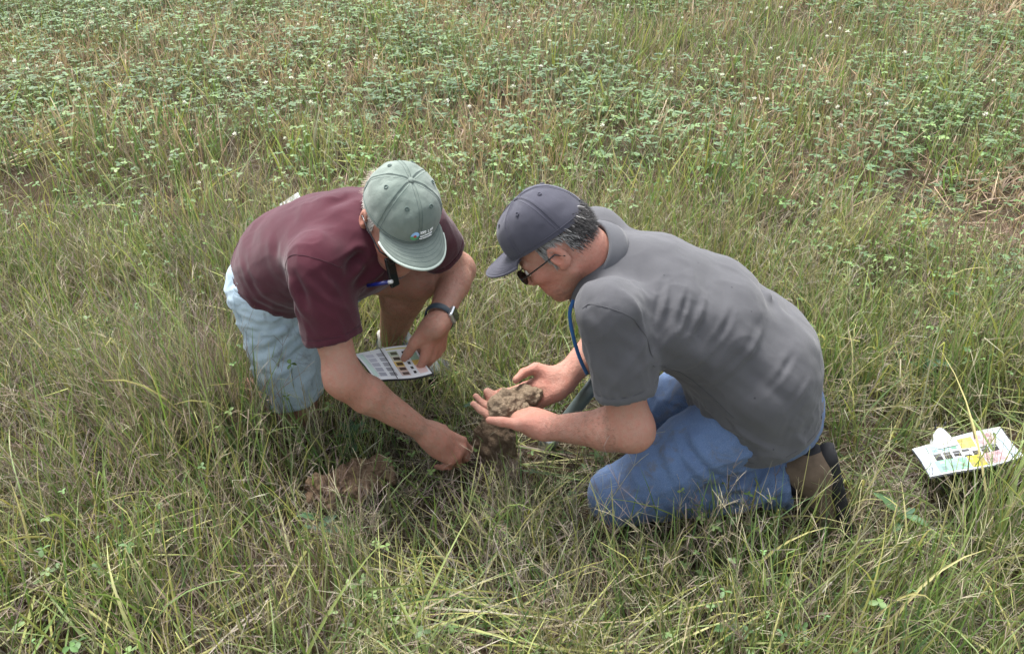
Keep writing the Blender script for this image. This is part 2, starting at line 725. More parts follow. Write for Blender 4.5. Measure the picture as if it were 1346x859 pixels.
# ------------------------------------------------------------------ leaf material: colour per blade, tint per plant, light passing through
def leaf_mat(name, gloss=.45, trans=.35, spec=.3):
    t = NT(name)
    c = t.attr('tone').outputs['Color']
    p = t.n('BsdfPrincipled', Base_Color=c, Roughness=gloss)
    p.inputs['Specular IOR Level'].default_value = spec
    tr = t.n('BsdfTranslucent')
    t.set(tr.inputs['Color'], t.mix(1, c, (1.15, 1.2, .7), 'MULTIPLY'))
    mx = t.n('MixShader')
    mx.inputs[0].default_value = trans
    t.nt.links.new(p.outputs[0], mx.inputs[1])
    t.nt.links.new(tr.outputs[0], mx.inputs[2])
    t.nt.links.new(mx.outputs[0], t.out.inputs['Surface'])
    return t.m


M['leaf'] = leaf_mat('grass_blade', .5, .30)
M['straw'] = leaf_mat('dry_straw', .75, .18)
M['clover'] = leaf_mat('clover_leaf', .52, .30, .30)


class Plant:
    """ribbons, stalks and leaflets of one tuft; lod 1 is a coarser build for tufts some metres away"""

    def __init__(self, seed, lod=0):
        self.r = np.random.default_rng(seed)
        self.lod = lod
        self.v, self.f, self.c = [], [], []

    def ribbon(self, p, d, L, w, bend, colr, tipc=None, seg=5, twist=0.0, kink=None, taper=.92, keel=0.0):
        r = self.r
        if self.lod:
            seg, w = max(1, (seg + 1) // 2), w * 1.35
        p = np.array(p, float)
        d = unit(d)
        side = unit(np.cross(d, A(0, 0, 1)) + 1e-6 + r.normal(0, .45, 3))
        base = len(self.v)
        h = A(d[0], d[1], 0)
        h = h / (np.linalg.norm(h) + 1e-6)
        tipc = colr if tipc is None else tipc
        k = 3 if (keel and not self.lod) else 2
        for j in range(seg + 1):
            s = j / seg
            wd = w * (1 - s ** 1.8 * taper) * (.55 + .45 * min(1, s * 4)) * .5
            sd = unit(side + np.cross(d, side) * twist * s)
            if k == 3:
                self.v += [p - sd * wd, p + np.cross(sd, d) * wd * keel * 2, p + sd * wd]
            else:
                self.v += [p - sd * wd, p + sd * wd]
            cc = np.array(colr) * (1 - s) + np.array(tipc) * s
            self.c += [cc] * k
            p = p + d * (L / seg)
            nd = d + (h * .6 + A(0, 0, -1)) * bend * (.35 + s) / seg
            if kink is not None and abs(s - kink) < .5 / seg:
                nd = nd + h * .9 + A(0, 0, -.9) + r.normal(0, .3, 3)
            d = unit(nd)
        for j in range(seg):
            b = base + k * j
            for m in range(k - 1):
                self.f.append((b + m, b + m + 1, b + k + m + 1, b + k + m))
        return p, d

    def stem(self, p, d, L, w, bend, colr, tipc=None, seg=5):
        """three-sided stalk"""
        if self.lod:
            seg, w = max(2, seg // 2), w * 1.3
        p = np.array(p, float)
        d = unit(d)
        base = len(self.v)
        h = A(d[0], d[1], 0)
        tipc = colr if tipc is None else tipc
        path = []
        K = 2 if self.lod else 3
        for j in range(seg + 1):
            s = j / seg
            a = unit(np.cross(d, A(.3, .9, .2)))
            b = np.cross(d, a)
            wd = w * (1 - .55 * s) * .5
            for k in range(K):
                th = 6.2832 / K * k
                self.v.append(p + wd * (math.cos(th) * a + math.sin(th) * b))
                self.c.append(np.array(colr) * (1 - s) + np.array(tipc) * s)
            path.append((p.copy(), d.copy()))
            p = p + d * (L / seg)
            d = unit(d + (h * .5 + A(0, 0, -1)) * bend * (.3 + s) / seg)
        for j in range(seg):
            for k in range(K if K == 3 else 1):
                self.f.append((base + K * j + k, base + K * j + (k + 1) % K, base + K * j + K + (k + 1) % K, base + K * j + K + k))
        return path

    def leaflet(self, p, d, L, w, colr, up=None, cup=.25):
        """small oval leaf, folded on its midrib"""
        r = self.r
        d = unit(d)
        up = A(0, 0, 1) if up is None else up
        side = unit(np.cross(d, up) + r.normal(0, .15, 3))
        n = np.cross(side, d)
        base = len(self.v)
        prof = ((0, .3), (.55, 1.0), (1.0, .25)) if self.lod else ((0, .12), (.3, .8), (.62, 1.0), (.88, .62), (1.0, .1))
        for s, wd in prof:
            q = np.asarray(p) + d * L * s - n * L * .18 * s * s
            k = 1 + .10 * (s - .5)
            if self.lod:
                self.v += [q - side * w * .5 * wd, q + side * w * .5 * wd]
                self.c += [np.array(colr) * k * .95, np.array(colr) * k * 1.05]
                continue
            self.v += [q - side * w * .5 * wd + n * w * cup * wd * .5, q, q + side * w * .5 * wd + n * w * cup * wd * .5]
            self.c += [np.array(colr) * k, np.array(colr) * k * 1.12, np.array(colr) * k]
        m_ = 2 if self.lod else 3
        for j in range(len(prof) - 1):
            b = base + m_ * j
            self.f += [(b + e, b + e + 1, b + m_ + e + 1, b + m_ + e) for e in range(m_ - 1)]


def rdir(r, lean):
    a = r.uniform(0, 2 * math.pi)
    l = abs(r.normal(0, lean))
    return unit((math.cos(a) * math.sin(l), math.sin(a) * math.sin(l), math.cos(l)))


GREENS = [(.128, .205, .058), (.156, .232, .064), (.096, .172, .054), (.190, .258, .085), (.212, .268, .115), (.118, .188, .080)]
YELLOWS = [(.285, .290, .095), (.345, .325, .140), (.245, .258, .085)]
DRYS = [(.26, .225, .150), (.35, .31, .22), (.18, .150, .108), (.225, .180, .135), (.42, .39, .30)]
PURPLES = [(.205, .150, .128), (.240, .188, .160), (.170, .125, .110), (.285, .235, .195)]
CLOVERS = [(.105, .178, .062), (.130, .210, .070), (.094, .160, .062), (.165, .245, .090)]
STRAWS = [(.40, .30, .205), (.50, .395, .28), (.32, .235, .165), (.36, .26, .195)]
pick = lambda r, L: np.array(L[r.integers(len(L))]) * r.uniform(.82, 1.18)


def panicle(T, p, d, L, r, purple=False):
    """thin flowering stalk with an open, hair-fine seed head"""
    cs = pick(r, DRYS) * .8 if r.random() < .5 else pick(r, YELLOWS) * .8
    ch = pick(r, PURPLES) if (purple or r.random() < .4) else pick(r, [(.34, .30, .20), (.30, .285, .16), (.40, .36, .255)])
    path = T.stem(p, d, L, .0017, r.uniform(.1, .9), cs, ch, 5)
    for (q, qd) in path[2 if T.lod == 0 else 1:]:
        for m in range(3 if T.lod == 0 else 1):
            a = r.uniform(0, 6.28)
            dd = unit(qd * r.uniform(.7, 1.2) + A(math.cos(a), math.sin(a), r.uniform(-.2, .4)) * r.uniform(.35, .9))
            T.ribbon(q, dd, r.uniform(.015, .050), .0012, .8, ch * .9, ch * 1.15, 2, taper=.6)


def grass_tuft(seed, kind, lod=0):
    """a clump about 14 cm across"""
    T = Plant(seed, lod)
    r = T.r
    R0 = .078
    N = lambda n: max(2, int(n * (.62 if lod else 1)))
    pos = lambda k=.6: (r.normal(0, R0 * k), r.normal(0, R0 * k), -.01)
    if kind == 'green':
        for i in range(N(22)):
            c = pick(r, GREENS) if r.random() < .82 else pick(r, YELLOWS)
            tip = c * r.uniform(.95, 1.35) if r.random() < .7 else pick(r, DRYS)
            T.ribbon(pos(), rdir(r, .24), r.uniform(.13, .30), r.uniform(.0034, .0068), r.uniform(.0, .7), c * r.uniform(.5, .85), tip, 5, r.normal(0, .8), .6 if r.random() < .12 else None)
        for i in range(N(6)):
            T.ribbon(pos(), rdir(r, .8), r.uniform(.08, .20), r.uniform(.002, .0042), r.uniform(.3, 2), pick(r, DRYS), None, 3, r.normal(0, 1))
        for i in range(N(2)):
            panicle(T, pos(), rdir(r, .3), r.uniform(.2, .32), r)
    elif kind == 'fine':
        for i in range(N(20)):
            c = pick(r, GREENS) if r.random() < .46 else (pick(r, YELLOWS) if r.random() < .6 else pick(r, DRYS))
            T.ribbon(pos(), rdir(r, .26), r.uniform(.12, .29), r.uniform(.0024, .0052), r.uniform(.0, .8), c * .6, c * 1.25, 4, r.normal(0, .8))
        for i in range(N(7)):
            panicle(T, pos(), rdir(r, .34), r.uniform(.18, .33), r)
        for i in range(N(6)):
            T.ribbon(pos(), rdir(r, .9), r.uniform(.08, .2), r.uniform(.0015, .003), r.uniform(.5, 2), pick(r, DRYS), None, 3)
    elif kind == 'purple':
        for i in range(N(14)):
            c = pick(r, GREENS) if r.random() < .4 else (pick(r, YELLOWS) if r.random() < .3 else pick(r, DRYS))
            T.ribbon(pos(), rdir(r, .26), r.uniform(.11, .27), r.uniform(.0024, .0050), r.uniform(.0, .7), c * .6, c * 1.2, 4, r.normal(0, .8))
        for i in range(N(6)):
            panicle(T, pos(), rdir(r, .34), r.uniform(.13, .26), r, purple=True)
        for i in range(N(7)):
            T.ribbon(pos(), rdir(r, .8), r.uniform(.06, .18), r.uniform(.0015, .003), r.uniform(.4, 1.8), pick(r, DRYS) * .9, None, 3)
    elif kind == 'lying':
        a0 = r.uniform(0, 6.28)
        for i in range(N(26)):
            a = a0 + r.normal(0, .35)
            e = abs(r.normal(.32, .2))
            c = pick(r, YELLOWS) if r.random() < .45 else (pick(r, GREENS) if r.random() < .6 else pick(r, DRYS))
            T.ribbon((r.normal(0, .05), r.normal(0, .05), r.uniform(.0, .05)), (math.cos(a), math.sin(a), e), r.uniform(.16, .32), r.uniform(.0030, .0058), r.uniform(.2, .9), c * .9, c * 1.15, 5, r.normal(0, .7))
    elif kind == 'thatch':
        for i in range(N(26)):
            c = pick(r, DRYS) * r.uniform(.18, .50) if r.random() < .7 else pick(r, GREENS) * .45
            p = pos()
            T.ribbon((p[0], p[1], r.uniform(0, .05)), unit((r.normal(0, 1), r.normal(0, 1), abs(r.normal(.25, .25)))), r.uniform(.06, .16), r.uniform(.002, .0042), r.uniform(-.1, .8), c, None, 2, r.normal(0, .6))
    elif kind == 'wide':
        for i in range(N(11)):
            c = np.array((.140, .185, .062)) * r.uniform(.75, 1.25) if r.random() < .7 else pick(r, YELLOWS)
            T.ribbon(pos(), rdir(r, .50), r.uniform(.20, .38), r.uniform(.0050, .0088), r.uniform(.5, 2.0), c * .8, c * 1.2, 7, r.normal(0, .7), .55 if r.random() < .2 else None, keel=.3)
        for i in range(N(8)):
            c = pick(r, GREENS)
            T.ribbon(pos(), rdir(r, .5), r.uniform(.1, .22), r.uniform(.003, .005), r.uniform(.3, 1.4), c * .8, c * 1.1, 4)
    elif kind == 'stubble':
        for i in range(N(15)):
            c = pick(r, STRAWS)
            T.stem(pos(), rdir(r, .20), r.uniform(.10, .24), r.uniform(.0024, .0042), r.normal(.05, .15), c * .8, c * 1.1, 2)
        for i in range(N(14)):
            c = pick(r, STRAWS)
            T.ribbon(pos(.8), rdir(r, .6), r.uniform(.07, .20), r.uniform(.002, .005), r.uniform(.2, 2.0), c, None, 3, r.normal(0, 1))
        for i in range(N(7)):
            T.ribbon(pos(), rdir(r, .5), r.uniform(.08, .20), r.uniform(.002, .004), r.uniform(.3, 1.4), pick(r, GREENS), None, 3)
    elif kind == 'clover':
        for i in range(N(23)):
            p = pos(.95)
            L = r.uniform(.07, .22)
            base = pick(r, CLOVERS)
            path = T.stem(p, rdir(r, .42), L, .0020, r.uniform(.1, .6), np.array((.10, .125, .055)), None, 2)
            e, ed = path[-1]
            k = r.uniform(0, 6.28)
            tilt = unit((r.normal(0, .5), r.normal(0, .5), 1))
            sz = r.uniform(.007, .0155)
            for m in range(3):
                a = k + m * 2.094 + r.normal(0, .15)
                T.leaflet(e, (math.cos(a), math.sin(a), r.uniform(-.4, .5)), sz, sz * .68, base * r.uniform(.85, 1.15), tilt)
        for i in range(N(6)):
            T.ribbon(pos(), rdir(r, .5), r.uniform(.1, .24), r.uniform(.002, .004), r.uniform(.3, 1.4), pick(r, GREENS), None, 4)
    elif kind == 'alfalfa':
        for i in range(N(9)):
            base = pick(r, [(.105, .168, .078), (.125, .195, .086), (.092, .148, .072)])
            path = T.stem(pos(.8), rdir(r, .35), r.uniform(.14, .28), .0024, r.uniform(.1, .5), np.array((.10, .125, .06)), None, 6)
            for (q, qd) in path[1 if lod else 2:]:
                a0 = r.uniform(0, 6.28)
                for m in range(3):
                    a = a0 + r.normal(0, .5)
                    T.leaflet(q + A(math.cos(a0), math.sin(a0), .3) * .012, (math.cos(a + (m - 1) * .7), math.sin(a + (m - 1) * .7), r.uniform(-.3, .5)), r.uniform(.013, .022) * (1.3 if lod else 1), r.uniform(.005, .009) * (1.3 if lod else 1), base * r.uniform(.85, 1.2))
        for i in range(N(6)):
            T.ribbon(pos(), rdir(r, .5), r.uniform(.1, .24), r.uniform(.002, .004), r.uniform(.3, 1.4), pick(r, GREENS), None, 4)
    return T


# ------------------------------------------------------------------ planting plan
def plant_field(name, label, category, kind, variants, pts, scale, tint, mat, seed, lean=.12, lod_y=3.1):
    """one 'stuff' mesh: a tuft of one of the variants set on every point, turned, sized and tinted"""
    r = np.random.default_rng(seed + 1)
    n = len(pts)
    rz, tx, ty = r.uniform(0, 2 * math.pi, n), r.normal(0, lean, n), r.normal(0, lean, n)
    var = r.integers(0, variants, n)
    lod = (pts[:, 1] > lod_y).astype(int)
    VV, FF, CC, base = [], [], [], 0
    for l in (0, 1):
        for i in range(variants):
            s = (var == i) & (lod == l)
            if not s.any():
                continue
            T = grass_tuft(seed * 100 + i, kind, l)
            v, f, c = np.array(T.v), np.array(T.f), np.array(T.c)
            k = s.sum()
            w = v[None] * scale[s][:, None, :]
            cz, sz = np.cos(rz[s])[:, None], np.sin(rz[s])[:, None]
            x, y, z = w[..., 0] * cz - w[..., 1] * sz, w[..., 0] * sz + w[..., 1] * cz, w[..., 2]
            x, y = x + z * tx[s][:, None], y + z * ty[s][:, None]
            VV.append((np.stack([x, y, z], -1) + pts[s][:, None, :]).reshape(-1, 3).astype(f32))
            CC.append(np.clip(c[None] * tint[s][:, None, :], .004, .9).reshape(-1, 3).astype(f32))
            FF.append((f[None] + (base + np.arange(k) * len(v))[:, None, None]).reshape(-1, 4).astype(np.int32))
            base += k * len(v)
    o = mesh_obj(name, np.concatenate(VV), np.concatenate(FF), mat, None, True, colors=np.concatenate(CC), check=False)
    tag(o, label, category, kind='stuff')
    return o


def scatter(x0, x1, y0, y1, dens, r):
    n = int((x1 - x0) * (y1 - y0) * dens)
    return r.uniform(x0, x1, n), r.uniform(y0, y1, n)


def in_view(x, y, m=.5):
    """the part of the field the photograph shows, with a margin to both sides"""
    return (np.abs(x) < .60 * (y + .35) + .35 + m) & (y > .55)


# ground kept clear or trampled: knees, shins, shoes, the hole, loose soil, the second chart
CLEAR = [([(.24, 1.61), (.74, 1.63)], .085), ([(.25, 1.90), (.74, 1.88)], .09), ([(.40, 1.75), (.70, 1.75)], .13), ([(-.62, 1.955), (-1.05, 2.05)], .045), ([(-.62, 1.955), (-.62, 1.98)], .11), ([(-.41, 2.27), (-.20, 2.14)], .07),
         ([(-.03, 1.80), (.10, 1.78)], .06), ([(-.08, 1.74), (.06, 1.74)], .07), ([(-.50, 1.645), (-.33, 1.690)], .06)]
LOW = [([(-.20, 1.72), (.16, 1.72)], .13, .42), ([(-.30, 1.62), (.20, 1.60)], .14, .62), ([(-.50, 1.57), (-.33, 1.61)], .08, .42), ([(-.06, 1.66), (.06, 1.66)], .09, .40), ([(-.38, 1.80), (-.18, 1.84)], .12, .62), ([(1.02, 1.68), (1.30, 1.75)], .12, .22),
       ([(.05, 1.95), (.5, 2.0)], .2, .8)]
TALL = [([(1.0, 1.48), (1.3, 1.52)], .05, 1.15), ([(-1.15, 1.95), (-.76, 1.90)], .09, 1.3), ([(-1.0, 1.78), (-.80, 1.76)], .10, 1.1), ([(-.72, 1.82), (-.50, 1.82)], .07, 1.0), ([(.25, 1.52), (.90, 1.50)], .05, .50), ([(.20, 1.43), (.90, 1.41)], .055, .75)]


def d_line(x, y, pts):
    P = np.stack([x, y, 0 * x], 1)
    return seg_dist(P, [(a, b, 0) for a, b in pts])[0]


def keep_and_height(x, y):
    keep = np.ones(len(x), bool)
    h = np.ones(len(x))
    near = (np.abs(x) < 1.6) & (y < 2.6)
    for pts, rad in CLEAR:
        d = np.full(len(x), 9.0)
        d[near] = d_line(x[near], y[near], pts)
        keep &= d > rad
    for pts, rad, k in LOW:
        d = np.full(len(x), 9.0)
        d[near] = d_line(x[near], y[near], pts)
        h = np.minimum(h, np.where(d < rad, k, np.where(d < rad * 2, k + (1 - k) * (d - rad) / rad, 1)))
    for pts, rad, k in TALL:
        d = np.full(len(x), 9.0)
        d[near] = d_line(x[near], y[near], pts)
        h = np.where(d < rad, k, h)
    return keep, h


def nz(x, y, s, seed, o=3):
    return fbm(np.stack([x, y, 0 * x], 1), s, seed, o)


def crop_edge(x, y):
    """> 0 in the mixed clover and stubble beyond the grass strip (metres past its edge)"""
    edge = 3.75 - .12 * x - 1.55 * np.clip((x - .7) / 1.7, 0, 1) ** 1.3 + .25 * nz(x, y, 1.1, 61)
    return y - edge


fr = np.random.default_rng(5)
x1, y1 = scatter(-6, 6, .5, 7.9, 200, fr)
m = in_view(x1, y1)
m &= (y1 < 3.1) | (fr.random(len(x1)) < .66)
x1, y1 = x1[m], y1[m]
k, hh = keep_and_height(x1, y1)
x1, y1, hh = x1[k], y1[k], hh[k]
# thicker growth in front of the maroon-shirted man's shin and the grey-shirted man's legs
for (xa, ya), (xb, yb), wd, cnt in (((-1.20, 1.97), (-.72, 1.895), .04, 64), ((-1.10, 1.88), (-.74, 1.82), .04, 24)):
    q_ = fr.random(cnt)
    x1 = np.concatenate([x1, xa + (xb - xa) * q_ + fr.normal(0, wd, cnt)])
    y1 = np.concatenate([y1, ya + (yb - ya) * q_ + fr.normal(0, wd, cnt) * .6])
    hh = np.concatenate([hh, np.full(cnt, 1.25)])
e = crop_edge(x1, y1)
u = fr.random(len(x1))
patch = nz(x1, y1, 1.3, 3)
patch2 = nz(x1, y1, 2.6, 9)
green_n = nz(x1, y1, 1.0, 15)
brownp = np.exp(-(((x1 - 1.45) / 1.2) ** 2 + ((y1 - 5.7) / .8) ** 2)) + .35 * nz(x1, y1, 1.6, 19)
in_crop = (e + .3 * (fr.random(len(x1)) - .5)) > 0
grassy_far = fr.random(len(x1)) < np.clip((brownp - .25) * 1.6, 0, .85)
thin = fr.random(len(x1)) < np.where(y1 > 3.1, .72, 1.0)
kinds = np.full(len(x1), 'fine', dtype=object)
# near strip of tall mixed grass
near_green = .28 + .30 * (x1 > .3) + .15 * green_n
kinds[u < near_green] = 'green'
pur = np.clip(.33 + .38 * patch - .24 * (x1 + .05), .04, .68)
kinds[(u > 1 - pur)] = 'purple'
u2 = fr.random(len(x1))
kinds[(u2 < .03 + .05 * (y1 < 1.6))] = 'lying'
wide_p = np.where((x1 > .35) & (y1 < 2.6), .18, np.where(y1 < 1.9, .035, .02))
kinds[(u2 > 1 - wide_p)] = 'wide'
# crop beyond
cr = (in_crop & ~grassy_far) | (np.exp(-(((x1 - 2.05) / .50) ** 2 + ((y1 - 3.25) / .55) ** 2)) > .4)
v2 = fr.random(len(x1))
stub = np.clip(.40 + .46 * patch2 + .18 * np.sin((x1 * .35 + y1) * 6.0), .05, .85)
bare = np.exp(-(((x1 - 2.05) / .50) ** 2 + ((y1 - 3.25) / .55) ** 2)) + .25 * patch2
stub = np.where(bare > .35, .93, stub)
kk = np.where(v2 < stub, 'stubble', np.where(fr.random(len(x1)) < .46, 'clover', np.where(fr.random(len(x1)) < .5, 'alfalfa', np.where(fr.random(len(x1)) < .6, 'fine', 'green'))))
kinds[cr] = kk[cr]
gf = in_crop & grassy_far
kinds[gf & (v2 < .75)] = 'purple'
edge_mix = (~in_crop) & (e > -.8) & (fr.random(len(x1)) < .28)
kinds[edge_mix] = np.where(fr.random(len(x1)) < .55, 'clover', 'stubble')[edge_mix]
few = (~in_crop) & (e < -.8) & (fr.random(len(x1)) < .012)
kinds[few] = 'clover'
z1 = ground_z(x1, y1)
hs_ = 1.10 * hh * (1 + .18 * patch) * fr.uniform(.75, 1.2, len(x1))
hs_ = np.where(in_crop, hs_ * .82, hs_)
hs_ = np.where(bare > .35, hs_ * .55, hs_)
wdt = fr.uniform(.9, 1.4, len(x1)) * np.where(y1 > 3.1, 1.22, 1.0)
tint_n = nz(x1, y1, 3.1, 33)
SPEC = [('meadow_grass', 'leafy green grass growing all around the two men', 'grass', 'green', 10, 'leaf'), ('seeding_grass', 'fine pale grass with hair-thin seed heads', 'grass', 'fine', 12, 'leaf'), ('purple_topped_grass', 'short grass with dull purple-brown seed heads', 'grass', 'purple', 10, 'straw'),
        ('flattened_grass', 'yellow-green grass trampled flat in the foreground', 'grass', 'lying', 6, 'leaf'), ('broad_bladed_grass', 'tall broad arching grass blades at right', 'grass', 'wide', 6, 'leaf'), ('grain_stubble', 'tan cut stubble standing between clover patches', 'stubble', 'stubble', 8, 'straw'),
        ('clover_cover', 'low blue-green clover leaves spreading over the field', 'clover', 'clover', 8, 'clover'), ('leafy_cover_crop', 'upright small-leaved green cover crop in the field behind', 'cover crop', 'alfalfa', 8, 'clover')]
for i, (nm, lb, cat, kd, nv_, mt) in enumerate(SPEC):
    s = (kinds == kd) & thin
    pts = np.stack([x1[s], y1[s], z1[s]], 1)
    w = wdt[s] * np.where(y1[s] > 3.5, 1.15, 1.0)
    sc = np.stack([w, w, hs_[s]], 1)
    b = 1 + .16 * tint_n[s] + fr.normal(0, .10, s.sum())
    ti = np.stack([b * fr.uniform(.93, 1.08, s.sum()), b, b * fr.uniform(.9, 1.1, s.sum())], 1)
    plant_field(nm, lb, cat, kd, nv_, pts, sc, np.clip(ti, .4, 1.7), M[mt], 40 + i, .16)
# thatch: dead, matted blades under everything
xt, yt = scatter(-6, 6, .5, 7.9, 52, fr)
m = in_view(xt, yt) & ((yt < 2.4) | (fr.random(len(xt)) < .5))
xt, yt = xt[m], yt[m]
k, hh2 = keep_and_height(xt, yt)
near_leg = ~k & (fr.random(len(k)) < .8)
sel = k | near_leg
xt, yt = xt[sel], yt[sel]
b = fr.uniform(.7, 1.15, len(xt))
plant_field('thatch', 'matted dead grass lying on the soil', 'thatch', 'thatch', 8, np.stack([xt, yt, ground_z(xt, yt)], 1), np.stack([np.full(len(xt), 1.3), np.full(len(xt), 1.3), np.where(k[sel], 1.0, .35)], 1), np.stack([b, b, b], 1), M['straw'], 71, .1)
# the field goes on beyond and beside the picture, planted more thinly with larger clumps
xo, yo = scatter(-10, 10, -2, 15, 3, fr)
m = ~in_view(xo, yo) | (yo > 7.7)
xo, yo = xo[m], yo[m]
clov = (crop_edge(xo, yo) > 0) & (fr.random(len(xo)) < .6)
b = fr.uniform(.8, 1.2, len(xo))
for nm, lb, cat, kd, mt, mm in (('far_clover', 'clover going on across the far field', 'clover', 'clover', 'clover', clov), ('outer_grass', 'grass going on past the edges of the view', 'grass', 'fine', 'leaf', ~clov)):
    k = mm.sum()
    plant_field(nm, lb, cat, kd, 5, np.stack([xo[mm], yo[mm], ground_z(xo[mm], yo[mm])], 1), np.stack([np.full(k, 3.0), np.full(k, 3.0), fr.uniform(.9, 1.3, k)], 1), np.stack([b[mm], b[mm], b[mm]], 1), M[mt], 80 + len(nm), .15, lod_y=-9)
# ------------------------------------------------------------------ people: shared builders
def hand_parts(S, wrist, fwd, dorsal, left, curls, thumb, splay=(.16, .04, -.05, -.14), sc=1.06, wr=.027):
    """adds a palm, four fingers and a thumb to the solid S; returns nail frames"""
    Mf = frame(fwd, dorsal)
    if left:
        Mf = Mf.copy()
        Mf[:, 1] *= -1
    P = lambda x, y, z: np.asarray(wrist) + Mf @ (np.array([x, y, z]) * sc)
    kx, ky, kz = (.088, .092, .087, .078), (.0285, .0095, -.0100, -.0275), (.002, .005, .003, -.002)
    pal = Solid()
    for i in range(4):
        pal.add(rcone(P(.002, ky[i] * .55, 0), P(kx[i], ky[i], kz[i]), .0165 * sc, .0122 * sc), .012)
    pal.add(ell(P(.05, -.002, -.010), A(.046, .036, .014) * sc, Mf), .012)
    pal.add(ell(P(.035, -.022, -.012), A(.034, .014, .014) * sc, Mf), .010)
    nails = []
    th = [np.asarray(unit(d)) for d in thumb]
    q = np.array([.016, .024, -.008])
    rad = (.0165, .0128, .0112, .0088)
    pts = [q]
    for d, L in zip(th, (.043, .035, .028)):
        q = q + d * L
        pts.append(q)
    for i in range(3):
        pal.add(rcone(P(*pts[i]), P(*pts[i + 1]), rad[i] * sc, rad[i + 1] * sc), .012 if i == 0 else .005)
    pal.add(rcone(P(.02, .016, -.014), P(*(pts[1] * .9)), .0150 * sc, .0125 * sc), .012)
    nails.append((P(*pts[3]), Mf @ th[2], Mf @ unit(np.cross(np.cross(th[2], (0, .3, -1)), th[2])) * -1, .0088 * sc))
    lens = ((.045, .027, .021), (.050, .031, .022), (.046, .029, .022), (.036, .022, .019))
    fr = ((.0108, .0095, .0086, .0072), (.0110, .0097, .0088, .0073), (.0105, .0093, .0084, .0070), (.0094, .0082, .0075, .0063))
    for i in range(4):
        a = 0.0
        q = np.array([kx[i], ky[i], kz[i]])
        for j in range(3):
            c = curls[i][j] if isinstance(curls[0], (tuple, list)) else curls[j]
            a += c
            s = splay[i] * max(.2, 1 - a / 2.2)
            d = unit(np.array([math.cos(a), s, -math.sin(a)]))
            q2 = q + d * lens[i][j]
            pal.add(rcone(P(*q), P(*q2), fr[i][j] * sc, fr[i][j + 1] * sc), .0035 if j else .006)
            if j == 1:
                pal.add(rcone(P(*q), P(*q), fr[i][j] * sc * 1.07, fr[i][j] * sc * 1.07), .003)
            q = q2
        nails.append((P(*q), Mf @ d, Mf @ np.array([math.sin(a), 0, math.cos(a)]), fr[i][3] * sc))
    for i in range(4):                                              # tendons over the back of the hand, a few veins across
        pal.add(rcone(P(.012, ky[i] * .45, .0125), P(kx[i] - .004, ky[i], kz[i] + .0088), .0030 * sc, .0042 * sc), .006)
    for a_, b_ in (((.015, .012, .0165), (.062, .021, .0145)), ((.030, -.012, .0165), (.070, -.001, .0160)), ((.020, -.016, .0150), (.060, -.020, .0130))):
        pal.add(rcone(P(*a_), P(*b_), .0016 * sc, .0015 * sc), .004)
    S.add(bounded(pal, P(.085, 0, -.02), .17 * sc), .030)
    return nails


def arm_parts(S, sh, el, wr, up, r=(.052, .045, .047, .029), flat=None):
    sh, el, wr = map(np.asarray, (sh, el, wr))
    S.add(rcone(sh, el, r[0], r[1] * .93), .03)
    mid = el + (wr - el) * .26
    side = unit(np.cross(el - sh, wr - el))
    S.add(rcone(el, mid, r[1] * .88, r[2]), .045)
    w = flat if flat is not None else side
    S.add(ecap(mid, wr + unit(wr - el) * .028, r[2], r[3] * .78, w, 1.0, 1.25), .02)
    S.add(rcone(el + unit(sh - wr) * .004 - unit(wr - el) * .014, el - unit(wr - el) * .016, r[1] * .52, r[1] * .5), .03)     # point of the elbow


ELL, RCONE = ell, rcone


